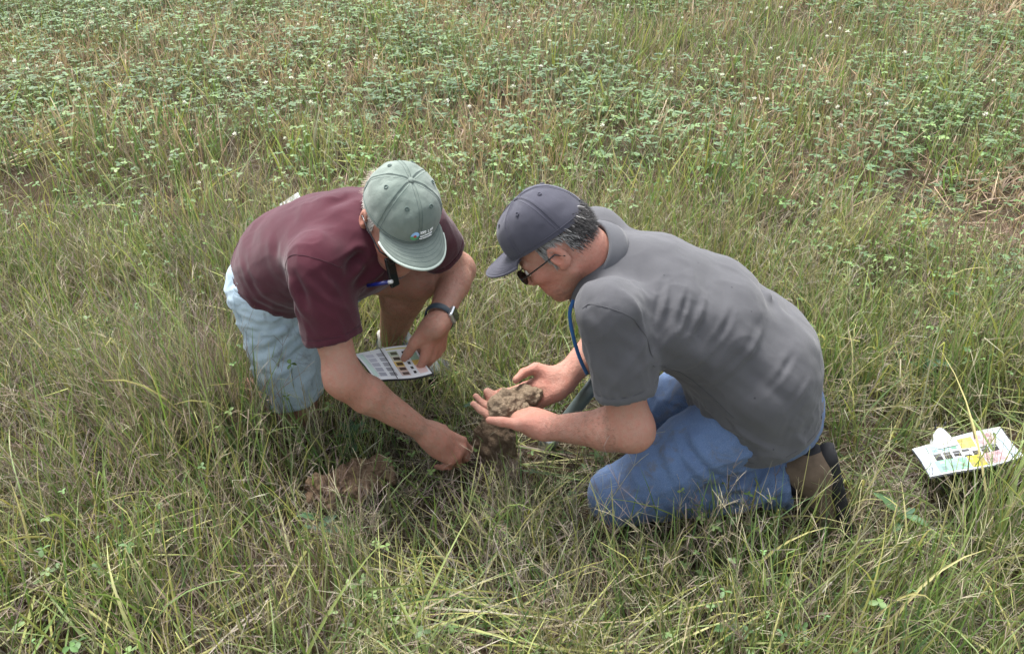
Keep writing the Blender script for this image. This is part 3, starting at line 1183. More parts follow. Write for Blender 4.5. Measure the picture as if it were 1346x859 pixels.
def head_parts(S, H, Hc, neck_base, nr=.063, sc=1.0):
    """H: columns forward, left, up; Hc: centre between the ears"""
    P = lambda x, y, z: np.asarray(Hc) + H @ np.array([x, y, z]) * sc
    ell = lambda c, r, m=None: ELL(c, np.asarray(r) * sc, m)
    rcone = lambda a, b, ra, rb: RCONE(a, b, ra * sc, rb * sc)
    hd = Solid()
    hd.add(ell(P(-.010, 0, .034), (.098, .076, .088), H), .01)
    hd.add(ell(P(.034, 0, -.030), (.062, .057, .080), H), .03)
    for s in (1, -1):
        hd.add(rcone(P(-.005, .053 * s, -.052), P(.060, .022 * s, -.096), .021, .020), .03)
        hd.add(ell(P(.062, .042 * s, -.022), (.026, .024, .022), H), .02)
        hd.add(rcone(P(.086, .010 * s, .019), P(.072, .046 * s, .018), .011, .010), .014)
        hd.add(ell(P(.064, .032 * s, -.064), (.026, .018, .026), H), .02)
    hd.add(ell(P(.079, 0, -.100), (.022, .024, .019), H), .02)
    hd.add(rcone(P(.088, 0, .010), P(.112, 0, -.030), .0085, .0125), .012)
    for s in (1, -1):
        hd.add(ell(P(.101, .0135 * s, -.036), (.012, .008, .009), H), .006)
        hd.cut(ell(P(.104, .0085 * s, -.046), (.006, .004, .005), H), .004)
        hd.cut(ell(P(.096, .033 * s, -.002), (.016, .019, .013), H), .012)
        hd.add(ell(P(.078, .032 * s, -.002), (.0135, .0135, .0125), H), .002)
    hd.add(rcone(P(.089, .018, -.062), P(.089, -.018, -.062), .007, .007), .008)
    hd.add(rcone(P(.087, .016, -.075), P(.087, -.016, -.075), .0075, .0075), .008)
    hd.cut(rcone(P(.100, .024, -.0685), P(.100, -.024, -.0685), .0035, .0035), .004)
    S.add(bounded(hd, P(.02, 0, 0), .19), .02)
    S.add(RCONE(P(-.035, 0, -.045), neck_base, nr * .93, nr), .022)
    # ears: a tilted shell with a raised rim and a hollow
    for s in (1, -1):
        e = H @ frame(unit((.97, .22 * s, -.18)), unit((.18, 0, 1)))
        S.add(bounded(ell(P(-.014, .080 * s, -.004), (.020, .0085, .033), e), P(-.014, .08 * s, 0), .05), .006)
        S.cut(bounded(ell(P(-.008, .089 * s, .003), (.0105, .0062, .019), e), P(-.014, .08 * s, 0), .05), .004)
        S.add(bounded(ell(P(-.004, .079 * s, -.028), (.009, .007, .010), e), P(-.014, .08 * s, 0), .05), .005)


def cap(parent, H, Hc, mats, seed, top=.141, wear=1.0, brim_drop=.022, sc=1.0):
    """six-panel baseball cap in the head's frame"""
    W = lambda p: np.asarray(Hc) + np.asarray(p) @ H.T * sc
    c_main, c_seam, c_edge = mats
    rx, ry = .107, .0870
    zr = lambda th: .038 + .012 * np.cos(th) - .005 * np.cos(2 * th)
    nt, nv = 144, 30
    th = np.linspace(0, 2 * np.pi, nt, endpoint=False)[:, None]
    a = (np.linspace(0, 1, nv) ** .85 * (np.pi / 2))[None, :]
    rad = np.cos(a) ** .72
    z = zr(th) + (top - zr(th)) * np.sin(a) ** .96
    front = np.clip(np.cos(th), 0, 1) ** 2
    x = (rx * rad * np.cos(th)) * np.ones_like(a) - .004
    y = ry * rad * np.sin(th)
    x = x + .006 * front * np.sin(2 * a)                           # stiff, high front panels
    P0 = np.stack([x, y, z * np.ones_like(th)], -1)
    nrm = P0 - np.array([-.004, 0, .035])
    nrm /= np.linalg.norm(nrm, axis=-1, keepdims=True)
    six = (np.mod(th + np.pi / 6 * 0, np.pi / 3))
    dist = np.minimum(six, np.pi / 3 - six) * np.maximum(.02, rad) * .098   # metres to the nearest seam
    disp = -.0016 * np.exp(-(dist / .0022) ** 2) + .0006 * np.exp(-((dist - .006) / .002) ** 2)
    flat = P0.reshape(-1, 3)
    disp = disp + (fbm(flat, 26, seed, 2) * .0034 * wear + fbm(flat * np.array([1, 1, .45]), 60, seed + 5, 2) * .0012 * wear).reshape(disp.shape)
    disp = disp * np.clip((a / .25), .25, 1)
    P1 = P0 + nrm * disp[..., None]
    mb = MB().grid(W(P1.reshape(-1, 3)).reshape(nt, nv, 3), closed_u=True)
    inner = P0 - nrm * .003
    mb.grid(W(inner.reshape(-1, 3)).reshape(nt, nv, 3), closed_u=True, flip=True)
    band = np.stack([P1[:, 0], inner[:, 0]], 1)
    mb.grid(W(band.reshape(-1, 3)).reshape(nt, 2, 3), closed_u=True, flip=True)
    crown = mb.build('cap_crown', c_main, parent)
    # stitched seams, raised tape along each
    for k in range(6):
        i = k * nt // 6
        for off in (-1, 1):
            pts = []
            for j in range(0, nv - 1):
                s = off * .0042 / max(.012, float(rad[0, j]) * .098) * (nt / (2 * math.pi))
                s = max(-6, min(6, s))
                i0 = int(math.floor(i + s))
                fr = i + s - i0
                q = P1[i0 % nt, j] * (1 - fr) + P1[(i0 + 1) % nt, j] * fr + nrm[i % nt, j] * .0003
                pts.append(q)
            MB().tube(W(np.array(pts)), .00048, 5).build('seam', c_seam, crown)
    # rim tape
    rimp = np.concatenate([P1[:, 1] + nrm[:, 1] * .0006, P1[:1, 1] + nrm[:1, 1] * .0006])
    MB().tube(W(rimp), .0008, 5, caps=False).build('rim_band', c_seam, crown)
    MB().ball(W(np.array([-.004, 0, top + .0005])), (.0068, .0068, .0042), H, 14, 8).build('button', c_main, parent)
    for k in range(6):
        i = int((k + .5) * nt / 6)
        j = 17
        c, n = P1[i, j], nrm[i, j]
        t1 = unit(np.cross(n, (0, 0, 1)))
        t2 = np.cross(n, t1)
        ring = [c + n * .0006 + .0042 * (math.cos(q) * t1 + math.sin(q) * t2) for q in np.linspace(0, 2 * np.pi, 15)]
        eb = MB().tube(W(np.array(ring)), .0013, 6, caps=False)
        eb.build('eyelet', c_seam, parent)
    # brim
    nu, nw = 41, 14
    u = np.linspace(-1, 1, nu)[:, None]
    w = np.linspace(0, 1, nw)[None, :]
    a2 = u * R(58)
    a3 = u * R(82)
    bx, by = rx * np.cos(a2) - .006, (ry - .002) * np.sin(a2)
    ox, oy = .062 + .114 * np.cos(a3), .080 * np.sin(a3)
    X = bx + (ox - bx) * w
    Y = by + (oy - by) * w
    Z = zr(a2) + .003 + w * .006 - brim_drop * (Y / .085) ** 2 * (.25 + .75 * w) + .004 * np.sin(w * np.pi)
    T = np.stack([X, Y, Z], -1)
    T[..., 2] += (fbm(T.reshape(-1, 3), 22, seed + 3, 2) * .0014 * wear).reshape(T.shape[:2])
    B = T - np.array([0, 0, .0042])
    mb = MB().grid(W(T.reshape(-1, 3)).reshape(nu, nw, 3), flip=True)
    mb.grid(W(B.reshape(-1, 3)).reshape(nu, nw, 3))
    brim = mb.build('brim', c_main, parent)
    edge = (T[:, -1] + B[:, -1]) / 2
    MB().tube(W(edge), .0030, 8).build('brim_edge', c_edge, brim)
    for k in (2, 4, 6, 8, 10, 12):
        MB().tube(W(T[2:-2, k] + np.array([0, 0, .0002])), .00032, 4).build('stitch', c_seam, brim)
    return crown, P1, nrm, W, brim


def glasses(parent, H, Hc, lens_mat, frame_mat, sc=1.0):
    W = lambda p: np.asarray(Hc) + np.asarray(p) @ H.T * sc
    g = None
    rim = MB()
    for s in (1, -1):
        ring = [np.array([.1085 - .30 * (abs(.033 + .025 * math.cos(q)) ** 2) * 6, s * (.033 + .025 * math.cos(q)), -.004 + .0175 * math.sin(q)]) for q in np.linspace(0, 2 * np.pi, 25)]
        rim.tube(W(np.array(ring)), .0015, 6, caps=False)
    rim.tube(W(np.array([(.1085, .009, .001), (.1135, 0, .004), (.1085, -.009, .001)])), .0016, 6)
    g = rim.build('glasses', frame_mat, parent)
    for s in (1, -1):
        pts = [np.array([.1075 - .30 * (abs(.033 + .0245 * r * math.cos(q)) ** 2) * 6, s * (.033 + .0245 * r * math.cos(q)), -.004 + .017 * r * math.sin(q)]) for r in (0.001, .5, 1.0) for q in np.linspace(0, 2 * np.pi, 24, endpoint=False)]
        fs = [(j * 24 + i, j * 24 + (i + 1) % 24, (j + 1) * 24 + (i + 1) % 24, (j + 1) * 24 + i) for j in (0, 1) for i in range(24)]
        MB().add(W(np.array(pts)), fs).build('lens', lens_mat, g)
        MB().tube(W(np.array([(.100, .058 * s, .001), (.085, .0735 * s, .004), (.02, .0835 * s, .006), (-.012, .0855 * s, .008), (-.028, .083 * s, -.010)])), (.0022, .0020, .0018, .0018, .0016), 6).build('temple', frame_mat, g)
    return g


def hair_patch(parent, H, Hc, spots, n, length, tones, seed, width=.0011, lift=.25, sc=1.0):
    """short strands growing on the skull where spots(th, z) > 0"""
    r_ = np.random.default_rng(seed)
    W = lambda p: np.asarray(Hc) + np.asarray(p) @ H.T * sc
    mb = MB()
    made = 0
    V, Fc, Cc = [], [], []
    while made < n:
        th = r_.uniform(-math.pi, math.pi)
        z = r_.uniform(-.085, .060)
        if not spots(th, z, r_):
            continue
        made += 1
        k = math.sqrt(max(.05, 1 - ((z - .034) / .095) ** 2))
        x, y = -.010 + .0985 * k * math.cos(th), .0765 * k * math.sin(th)
        if z < -.03:                                                 # down the nape the skull narrows to the neck
            x = x + .012 * (-.03 - z) / .05
        p = np.array([x, y, z])
        nn = unit(np.array([math.cos(th), math.sin(th), .1]))
        back = unit(np.array([-.55, 0, -.85]) + r_.normal(0, .28, 3))
        d = unit(back - nn * np.dot(back, nn) + nn * lift * r_.uniform(.3, 1.6))
        L = length * r_.uniform(.6, 1.25)
        side = unit(np.cross(d, nn)) * width
        t = tones(th, z, r_)
        curl = r_.normal(0, .3, 3)
        base = len(V)
        for j in range(4):
            s = j / 3
            c = p + d * L * s + (curl * .3 + np.array([0, 0, -.35])) * L * s * s * .5 - nn * L * .1 * s * s
            wd = side * (1 - .75 * s)
            V += [W(c - wd), W(c + wd)]
            Cc += [t, t]
        for j in range(3):
            b = base + 2 * j
            Fc.append((b, b + 1, b + 3, b + 2))
    return tag(mesh_obj('hair', np.array(V), np.array(Fc), M['hair'], parent, True, colors=np.array(Cc)), kind='stuff')


def collar(parent, base, axis, front, r0, h, mat, open_deg=40, flare=.020, drop=.012, oval=1.0):
    """a folded polo collar standing round the neck"""
    Mx = frame(front - np.asarray(axis) * np.dot(front, axis), axis)
    prof = [(-.004, -.012), (-.001, h * .45), (.002, h), (.006, h + .003), (.010, h - .002), (.014 + flare * .3, h * .5), (.012 + flare * .8, .004), (.010 + flare, -drop), (.007 + flare, -drop - .001), (.008 + flare * .7, .004), (.008 + flare * .2, h * .5)]
    n = 56
    pts = []
    for i in range(n):
        th = R(open_deg / 2) + (2 * math.pi - R(open_deg)) * i / (n - 1)
        fr = max(0, math.cos(th)) ** 2
        row = []
        for (dr, z) in prof:
            rr = r0 + dr
            wob = .0025 * math.sin(3 * th + z * 60) * (1 if z < h * .6 else .3)
            row.append(np.asarray(base) + Mx @ np.array([(rr + wob) * math.cos(th) * (1 + .12 * fr), (rr + wob) * math.sin(th) * oval, z - .030 * fr + .012 * max(0, -math.cos(th))]))
        pts.append(row)
    return MB().grid(pts).build('collar', mat, parent)


def skin_tone(v, base, seed, spots=()):
    c = np.tile(np.asarray(base, float), (len(v), 1))
    k = fbm(v, 14, seed, 3)[:, None]
    c = c * (1 + .10 * k)
    c[:, 0] *= 1 + .05 * vnoise(v, 30, seed + 9)
    for (p, rad, mul) in spots:
        w = np.exp(-(np.linalg.norm(v - np.asarray(p), axis=1) / rad) ** 2)[:, None]
        c = c * (1 - w) + c * np.asarray(mul) * w
    return np.clip(c, 0.01, .9)


def arm_hair(parent, v, n, a, b, rad, count, tone, seed, name='arm_hair'):
    """fine short hairs along a forearm or shin"""
    r_ = np.random.default_rng(seed)
    d, run = seg_dist(v, [a, b])
    idx = np.flatnonzero((d < rad) & (run > .02) & (run < .93))
    if len(idx) == 0:
        return
    pickd = r_.choice(idx, count)
    ax_ = unit(np.asarray(b) - np.asarray(a))
    P0, N0 = v[pickd] + r_.normal(0, .0012, (count, 3)), n[pickd]
    dr = ax_ + r_.normal(0, .55, (count, 3))
    dr = dr - N0 * (dr * N0).sum(1, keepdims=True) + N0 * r_.uniform(.15, .5, (count, 1))
    dr /= np.linalg.norm(dr, axis=1, keepdims=True)
    L = r_.uniform(.006, .014, (count, 1))
    sd = np.cross(dr, N0) * .00028
    V = np.stack([P0 - sd, P0 + sd, P0 + dr * L * .6 + sd * .7, P0 + dr * L * .6 - sd * .7, P0 + dr * L - N0 * L * .2], 1).reshape(-1, 3)
    b0 = np.arange(count)[:, None] * 5
    Fq = np.concatenate([b0 + np.array([[0, 1, 2, 3]]), b0 + np.array([[3, 2, 4, 4]])])
    Fl = [tuple(f) if f[2] != f[3] else tuple(f[:3]) for f in Fq.tolist()]
    c = np.repeat(np.asarray(tone)[None] * r_.uniform(.6, 1.3, (count, 1)), 5, 0)
    tag(mesh_obj(name, V, Fl, M['hair'], parent, True, colors=c), kind='stuff')


def nails(parent, lst):
    for (tip, d, up, r) in lst:
        Mx = frame(d, up)
        MB().ball(np.asarray(tip) + Mx @ np.array([r * .15, 0, r * .62]), (r * .75, r * .66, r * .36), Mx, 10, 6).build('fingernail', M['nail'], parent)


M['nail'] = plain_mat('fingernail', (.46, .26, .195), .3, .45, var=.1)


def smooth_loop(p, k=6):
    for _ in range(k):
        p = (np.roll(p, 1, 0) + 2 * p + np.roll(p, -1, 0)) / 4
    return p


def stitch_ring(v, nrm, c, d, rad, name, mat, parent, r=.0010, off=.0006):
    """row of stitching round a sleeve, laid on the cloth"""
    d = unit(d)
    a = unit(np.cross(d, (.2, .3, .9)))
    b = np.cross(d, a)
    m = np.linalg.norm(v - c, axis=1) < rad * 1.7
    vv, nn = v[m], nrm[m]
    ok = ((nn @ d) < .6) & (np.einsum('ij,ij->i', vv - c, nn) > 0)
    vv, nn = vv[ok], nn[ok]
    out = []
    for t in np.linspace(0, 2 * math.pi, 60, endpoint=False):
        i = np.argmin(((vv - (c + rad * (math.cos(t) * a + math.sin(t) * b))) ** 2).sum(1))
        out.append(vv[i] + nn[i] * off)
    out = smooth_loop(np.array(out))
    MB().tube(np.concatenate([out, out[:1]]), r, 5, caps=False).build(name, mat, parent)


def stitch_hem(v, nrm, dist, at_d, centre, axis, name, mat, parent, r=.0010, off=.0008):
    """row of stitching a little above a shirt's bottom hem"""
    a = unit(np.cross(axis, (.2, .9, .3)))
    b = np.cross(unit(axis), a)
    m = (np.abs(dist - at_d) < .0045) & (np.einsum('ij,ij->i', v - centre, nrm) > .02)
    p, n_ = v[m], nrm[m]
    ang = np.arctan2((p - centre) @ b, (p - centre) @ a)
    out = []
    for t in np.linspace(-math.pi, math.pi, 72, endpoint=False):
        w = np.exp(-((np.mod(ang - t + math.pi, 2 * math.pi) - math.pi) / .07) ** 2)
        if w.sum() < .3:
            continue
        out.append(((p + n_ * off) * w[:, None]).sum(0) / w.sum())
    out = smooth_loop(np.array(out), 1)
    MB().tube(np.concatenate([out, out[:1]]), r, 5, caps=False).build(name, mat, parent)


def ease_hem(v0, v1, dist, width):
    """take the folds out towards a cut edge so that the hem runs clean"""
    w = np.clip(dist / width, .12, 1)
    return v0 + (v1 - v0) * w[:, None]


def bounds(pts, pad):
    pts = np.asarray(pts)
    return pts.min(0) - pad, pts.max(0) + pad


def cord(pts, name, mat, parent, r=.0012, n=5):
    return MB().tube(np.asarray(pts), r, n).build(name, mat, parent)


def snap(v, nrm, pts, off=.0008, w=(1, .3, 1)):
    """put the points of a seam on a cloth surface (nearest vertex, depth counting little)"""
    out = []
    for p in np.asarray(pts):
        i = np.argmin((((v - p) * np.asarray(w)) ** 2).sum(1) + np.where(nrm[:, 1] > .2, 1.0, 0.0))
        out.append(v[i] + nrm[i] * off)
    out = np.array(out)
    for _ in range(4):                                                # ease the steps between mesh points
        out[1:-1] = (out[:-2] + 2 * out[1:-1] + out[2:]) / 4
    return out


def dense(pts, n):
    pts = np.asarray(pts, float)
    t = np.linspace(0, len(pts) - 1, n)
    i = np.clip(t.astype(int), 0, len(pts) - 2)
    f = (t - i)[:, None]
    a, b, c, d = pts[np.maximum(i - 1, 0)], pts[i], pts[i + 1], pts[np.minimum(i + 2, len(pts) - 1)]
    return .5 * (2 * b + (c - a) * f + (2 * a - 5 * b + 4 * c - d) * f ** 2 + (3 * b - a - 3 * c + d) * f ** 3)
# ------------------------------------------------------------------ the man in grey, kneeling, facing left
rm = empty('person', (.50, 1.72, 0))
tag(rm, 'kneeling man in grey polo shirt, blue jeans and slate cap holding soil in cupped hands', 'person')
RH = np.array([[-.715, -.140, -.684], [.079, -.990, .119], [-.694, .031, .719]])
RSC = .95
RHc = A(.098, 1.733, .692)
r_shL, r_elL, r_wrL = A(.205, 1.575, .610), A(.266, 1.530, .334), A(.084, 1.662, .232)
r_shR, r_elR, r_wrR = A(.205, 1.925, .605), A(.290, 1.950, .360), A(.130, 1.822, .256)
r_hipL, r_hipR = A(.605, 1.665, .265), A(.605, 1.845, .265)
r_kneeL, r_kneeR = A(.258, 1.595, .070), A(.345, 1.870, .072)
r_ankL, r_ankR = A(.690, 1.625, .100), A(.690, 1.880, .100)
r_neck = A(.190, 1.750, .640)
LAT = A(0, 1, 0)
r_chain = [(A(.605, 1.752, .270), .122, 1.42), (A(.560, 1.752, .375), .130, 1.36), (A(.455, 1.752, .484), .128, 1.38), (A(.325, 1.752, .548), .118, 1.50), (A(.225, 1.752, .578), .092, 1.68)]


def torso(S, chain, off, lat, k=.05):
    for (a, ra, sa), (b, rb, sb) in zip(chain[:-1], chain[1:]):
        S.add(ecap(a, b, ra + off, rb + off, lat, sa, sb), k)


# body: one continuous skin
S = Solid()
for (a_, ra_, sa_), (b_, rb_, sb_) in zip(r_chain[:-1], r_chain[1:]):            # trunk, kept well inside the clothes
    S.add(rcone(a_, b_, .070, .070), .03)
for sh in (r_shL, r_shR):
    S.add(rcone(r_chain[4][0], sh, .055, .045), .03)
for sh, el, wr in ((r_shL, r_elL, r_wrL), (r_shR, r_elR, r_wrR)):
    arm_parts(S, sh, el, wr, A(0, 0, 1), (.052, .046, .047, .0295))
head_parts(S, RH, RHc, r_neck, .064, RSC)
rn1 = hand_parts(S, r_wrL, (-.84, .53, -.06), (.0, -.22, -.97), True, ((.10, .22, .25), (.14, .25, .25), (.18, .28, .25), (.22, .30, .25)), ((.80, .60, -.12), (.88, .46, -.08), (.93, .36, .0)))
rn2 = hand_parts(S, r_wrR, (-.88, -.28, -.36), (.02, .62, -.78), False, ((.15, .28, .25), (.18, .28, .25), (.2, .28, .25), (.2, .28, .25)), ((.70, .66, -.22), (.90, -.02, -.42), (.80, -.34, -.48)))
for h_, k_, a_ in ((r_hipL, r_kneeL, r_ankL), (r_hipR, r_kneeR, r_ankR)):
    S.add(rcone(h_, k_, .055, .038), .03)
    S.add(rcone(k_, a_, .034, .034), .02)
lo, hi = bounds([r_elL, r_elR, r_shL, r_shR, RHc, r_ankL, r_ankR, r_wrL], .17)
lo[0] -= .06
v, q = skin_surface(S, lo, hi, .0038)
n = normals_of(v, q)
v = v + n * (fbm(v, 42, 5, 2) * .0007)[:, None]
Hs = (v - RHc) @ RH
base = skin_tone(v, (.350, .200, .150), 3)
headm = np.clip(1 - np.linalg.norm(v - RHc, axis=1) / .17, 0, 1) > 0
red = np.clip(1 - np.linalg.norm((Hs - A(.07, .05, -.04)) / A(.07, .07, .06), axis=1), 0, 1)
red = np.maximum(red, np.clip(1 - np.linalg.norm((Hs - A(-.01, .085, -.005)) / A(.03, .03, .045), axis=1), 0, 1) * .9)
red = np.maximum(red, np.clip(1 - np.linalg.norm((Hs - A(.11, 0, -.035)) / A(.03, .03, .03), axis=1), 0, 1))
red = np.maximum(red, np.clip(1 - np.linalg.norm((Hs - A(-.06, .05, -.09)) / A(.08, .08, .08), axis=1), 0, 1) * .9)
base = base * (1 - red[:, None]) + base * A(1.06, .72, .68) * red[:, None]
stub_ = np.clip(.35 + .9 * fbm(v, 150, 6, 2), 0, 1)
beard = np.clip((-.048 - Hs[:, 2]) / .03, 0, 1) * np.clip((Hs[:, 0] - .012) / .03, 0, 1) * np.clip(1 - np.linalg.norm(Hs, axis=1) / .155, 0, .15) / .15
beard = beard * stub_
base = base * (1 - .45 * beard[:, None]) + A(.12, .095, .085) * .45 * beard[:, None]
for pw in (r_wrL + A(-.06, 0, .02), r_wrR + A(-.06, 0, .01)):
    w = np.exp(-(np.linalg.norm(v - pw, axis=1) / .075) ** 2)[:, None]
    base = base * (1 - w) + base * A(1.10, .90, .90) * w
for cl_ in (at(668, 537, 1.715), at(690, 521, 1.770)):                              # soil rubbed on the palms and fingers
    w = np.exp(-(np.linalg.norm(v - cl_, axis=1) / .055) ** 2)[:, None] * np.clip(.55 + .9 * fbm(v, 70, 3)[:, None], 0, 1) * .75
    base = base * (1 - w) + A(.20, .135, .085) * w
body = mesh_obj('body', v, q, M['skin'], rm, colors=np.clip(base, .01, .9))
nails(body, rn1 + rn2)
n = normals_of(v, q)
arm_hair(body, v, n, r_elL, r_wrL, .075, 1500, (.20, .13, .09), 91)
arm_hair(body, v, n, r_elR, r_wrR, .075, 900, (.20, .13, .09), 92)
for s in (1, -1):
    e = RHc + RH @ A(.0815, .032 * s, -.002) * RSC
    MB().ball(e, .0118, RH, 12, 8, color=(.75, .72, .68)).build('eye', M['eye'], body)

# shirt
S = Solid()
torso(S, r_chain, .004, LAT)
for sh, el, out in ((r_shL, r_elL, -1), (r_shR, r_elR, 1)):
    d = unit(el - sh)
    hem = sh + d * .185
    sl = Solid().add(rcone(sh - d * .005, hem + d * .05, .073, .066))
    sl.clip(plane(hem, d + A(0, .02, .0)), .003)
    S.add(sl, .045)
    S.cut(Solid().add(rcone(sh + d * .15, hem + d * .05, .056, .060)), .002)
S.add(rcone(r_neck + A(.03, 0, -.03), A(.28, 1.752, .590), .080, .085), .05)
S.add(ecap(A(.60, 1.752, .23), A(.59, 1.752, .35), .143, .136, LAT, 1.36, 1.36), .09)


def r_hem(P):
    return .198 + .42 * np.maximum(0, .50 - P[:, 0]) + .38 * np.maximum(0, P[:, 0] - .56) + .006 * np.sin(P[:, 0] * 24 + P[:, 1] * 15) - P[:, 2]


S.clip(r_hem, .004)
S.cut(lambda P: Solid().add(ecap(A(.60, 1.752, .10), A(.60, 1.752, .225), .132, .130, LAT, 1.40, 1.38))(P), .003)
S.cut(rcone(r_neck + A(-.16, 0, .03), r_neck + A(-.005, 0, .005), .066, .058), .004)
lo, hi = bounds([r_shL, r_shR, r_chain[0][0], r_neck, A(.6, 1.75, .2)], .20)
v, q = skin_surface(S, lo, hi, .0052)
n = normals_of(v, q)
v_hem, hem_d = v.copy(), -r_hem(v)
v = v + n * (fbm(v, 7, 21, 3) * .0055 + fbm(v @ np.array([[.8, 0, .6], [0, 1, 0], [-.6, 0, .8]]) * A(.5, 1, 1.8), 16, 4, 2) * .0026)[:, None]
n = normals_of(v, q)
RF = [([(850, 448), (866, 412), (884, 378), (898, 352)], .0075, .0065), ([(856, 462), (884, 425), (910, 388), (926, 360)], -.0060, .0055), ([(864, 470), (900, 436), (936, 396), (958, 366)], .0055, .0075),
      ([(880, 482), (925, 452), (965, 420), (1000, 392)], -.0045, .0065), ([(910, 505), (955, 478), (1000, 448), (1036, 430)], .0045, .0085), ([(950, 535), (990, 508), (1030, 482), (1056, 470)], -.0045, .0065), ([(975, 555), (1012, 532), (1044, 512), (1062, 500)], .0050, .0080),
      ([(878, 545), (915, 578), (962, 594), (1000, 588)], .0110, .0080), ([(890, 530), (926, 562), (975, 582)], -.0090, .0065), ([(912, 528), (955, 556), (992, 560)], .0065, .0090), ([(994, 540), (984, 575), (968, 600)], .0080, .0060), ([(1040, 520), (1030, 555), (1018, 590)], .0055, .0080),
      ([(770, 418), (780, 455), (792, 505)], .0065, .0060), ([(790, 440), (799, 468), (806, 510)], -.0060, .0050), ([(815, 420), (826, 462), (833, 498)], .0050, .0075),
      ([(848, 428), (854, 460), (853, 492)], -.0100, .0065), ([(800, 400), (825, 410), (842, 430)], .0050, .0080)]
arm_w = np.exp(-(np.linalg.norm((v - at(860, 450, 1.60)) * A(1, .5, 1), axis=1) / .13) ** 2)
low_w = np.exp(-((v[:, 2] - .27) / .10) ** 2) * (v[:, 0] > .3)
v = folds(v, n, A(.62, 0, .78), 9.0, 20, .0065, 3, np.clip(.15 + .9 * arm_w, 0, 1))
v = folds(v, n, A(.85, .1, -.35), 8.0, 24, .0070, 5, np.clip(.9 * low_w, 0, 1))
sl_w = np.exp(-(seg_dist(v, [r_shL, r_elL])[0] / .085) ** 4)
v = folds(v, n, unit(r_elL - r_shL), 8.0, 26, .0045, 6, sl_w)
n = normals_of(v, q)
for pts, amp, wd in RF:
    amp = amp * .95
    v = fold(v, n, [at(x, y, 1.585) for x, y in pts], amp, wd, (1, .28, 1))
for pts, amp, wd in [([(985, 392), (1004, 388), (1022, 392)], .010, .007), ([(1000, 412), (1020, 406), (1038, 412)], -.009, .007), ([(1008, 432), (1030, 424), (1046, 430)], .010, .007), ([(1022, 452), (1040, 446), (1054, 452)], .008, .006), ([(880, 330), (920, 345), (960, 375)], .006, .014)]:
    v = fold(v, n, [at(x, y, 1.74) for x, y in pts], amp, wd, (1, .35, 1))
for hemc, d in ((r_shL + unit(r_elL - r_shL) * .165, unit(r_elL - r_shL)), (r_shR + unit(r_elR - r_shR) * .165, unit(r_elR - r_shR))):
    rel = v - hemc
    t = rel @ d
    w = np.exp(-(t / .0025) ** 2) * (np.linalg.norm(rel, axis=1) < .10)
    v = v - n * (.0022 * w)[:, None]
v = ease_hem(v_hem, v, hem_d, .030)
shirt = mesh_obj('polo_shirt', v, q, M['grey_knit'], rm)
n = normals_of(v, q)
for pts in ([(766, 398), (780, 390), (800, 389), (824, 400), (840, 420), (850, 452)], [(852, 462), (885, 485), (925, 515), (962, 542)], [(786, 322), (782, 350), (774, 378), (767, 396)]):
    cord(snap(v, n, dense([at(x, y, 1.57) for x, y in pts], 40), .0004), 'seam', M['grey_seam'], shirt, .0011)
for sh_, el_ in ((r_shL, r_elL), (r_shR, r_elR)):
    d_ = unit(el_ - sh_)
    stitch_ring(v, n, sh_ + d_ * .166, d_, .070, 'hem_stitch', M['grey_seam'], shirt)
stitch_hem(v, n, hem_d, .020, A(.56, 1.752, .24), A(0, 0, 1), 'hem_stitch', M['grey_seam'], shirt)
collar(shirt, r_neck + A(-.012, 0, .004), unit(RHc + RH @ A(-.035, 0, -.045) - r_neck), A(-.3, 0, -1), .068, .034, M['grey_dark'], 46, .016, .012)
# blue strap hanging from the neck down the front
strap = dense([at(754, 394, 1.66), at(749, 412, 1.64), at(753, 440, 1.62), at(762, 470, 1.61), at(772, 492, 1.62)], 24)
MB().tube(strap, .0042, 8, flat=.30, side=A(1, .2, .3)).build('neck_strap', M['blue_strap'], rm)

# jeans
S = Solid()
S.add(ell(A(.640, 1.752, .250), (.126, .188, .130)), .02)
S.add(ecap(A(.60, 1.752, .27), A(.57, 1.752, .36), .118, .118, LAT, 1.42, 1.38), .03)
for h_, k_, a_, s_ in ((r_hipL, r_kneeL, r_ankL, -1), (r_hipR, r_kneeR, r_ankR, 1)):
    S.add(rcone(h_ + A(-.02, 0, .01), k_, .110, .067), .04)
    S.add(rcone(k_, k_ + A(.02, 0, 0), .066, .066), .02)
    leg = Solid().add(rcone(k_, a_ + A(.03, 0, 0), .068, .060)).clip(plane(a_ + A(-.015, 0, 0), A(1, 0, .12)), .004)
    S.add(leg, .018)
    S.cut(rcone(a_ + A(-.055, 0, 0), a_ + A(.06, 0, 0), .042, .052), .002)
lo, hi = bounds([r_kneeL, r_kneeR, A(.74, 1.75, .3), r_ankL], .13)
hi[2] = .50
v, q = skin_surface(S, lo, hi, .0052)
n = normals_of(v, q)
v = v + n * (fbm(v, 9, 31, 3) * .006 + fbm(v * A(1.6, 1, .8), 24, 8, 2) * .0022)[:, None]
knee_w = np.exp(-(np.abs(v[:, 0] - .60) / .14) ** 2)
v = folds(v, n, A(.9, .1, .35), 6.0, 22, .0075, 12, np.clip(.25 + .9 * knee_w, 0, 1))
v = folds(v, n, A(.3, 0, .95), 6.0, 26, .0035, 14, np.exp(-(np.abs(v[:, 0] - .30) / .12) ** 2))
n = normals_of(v, q)
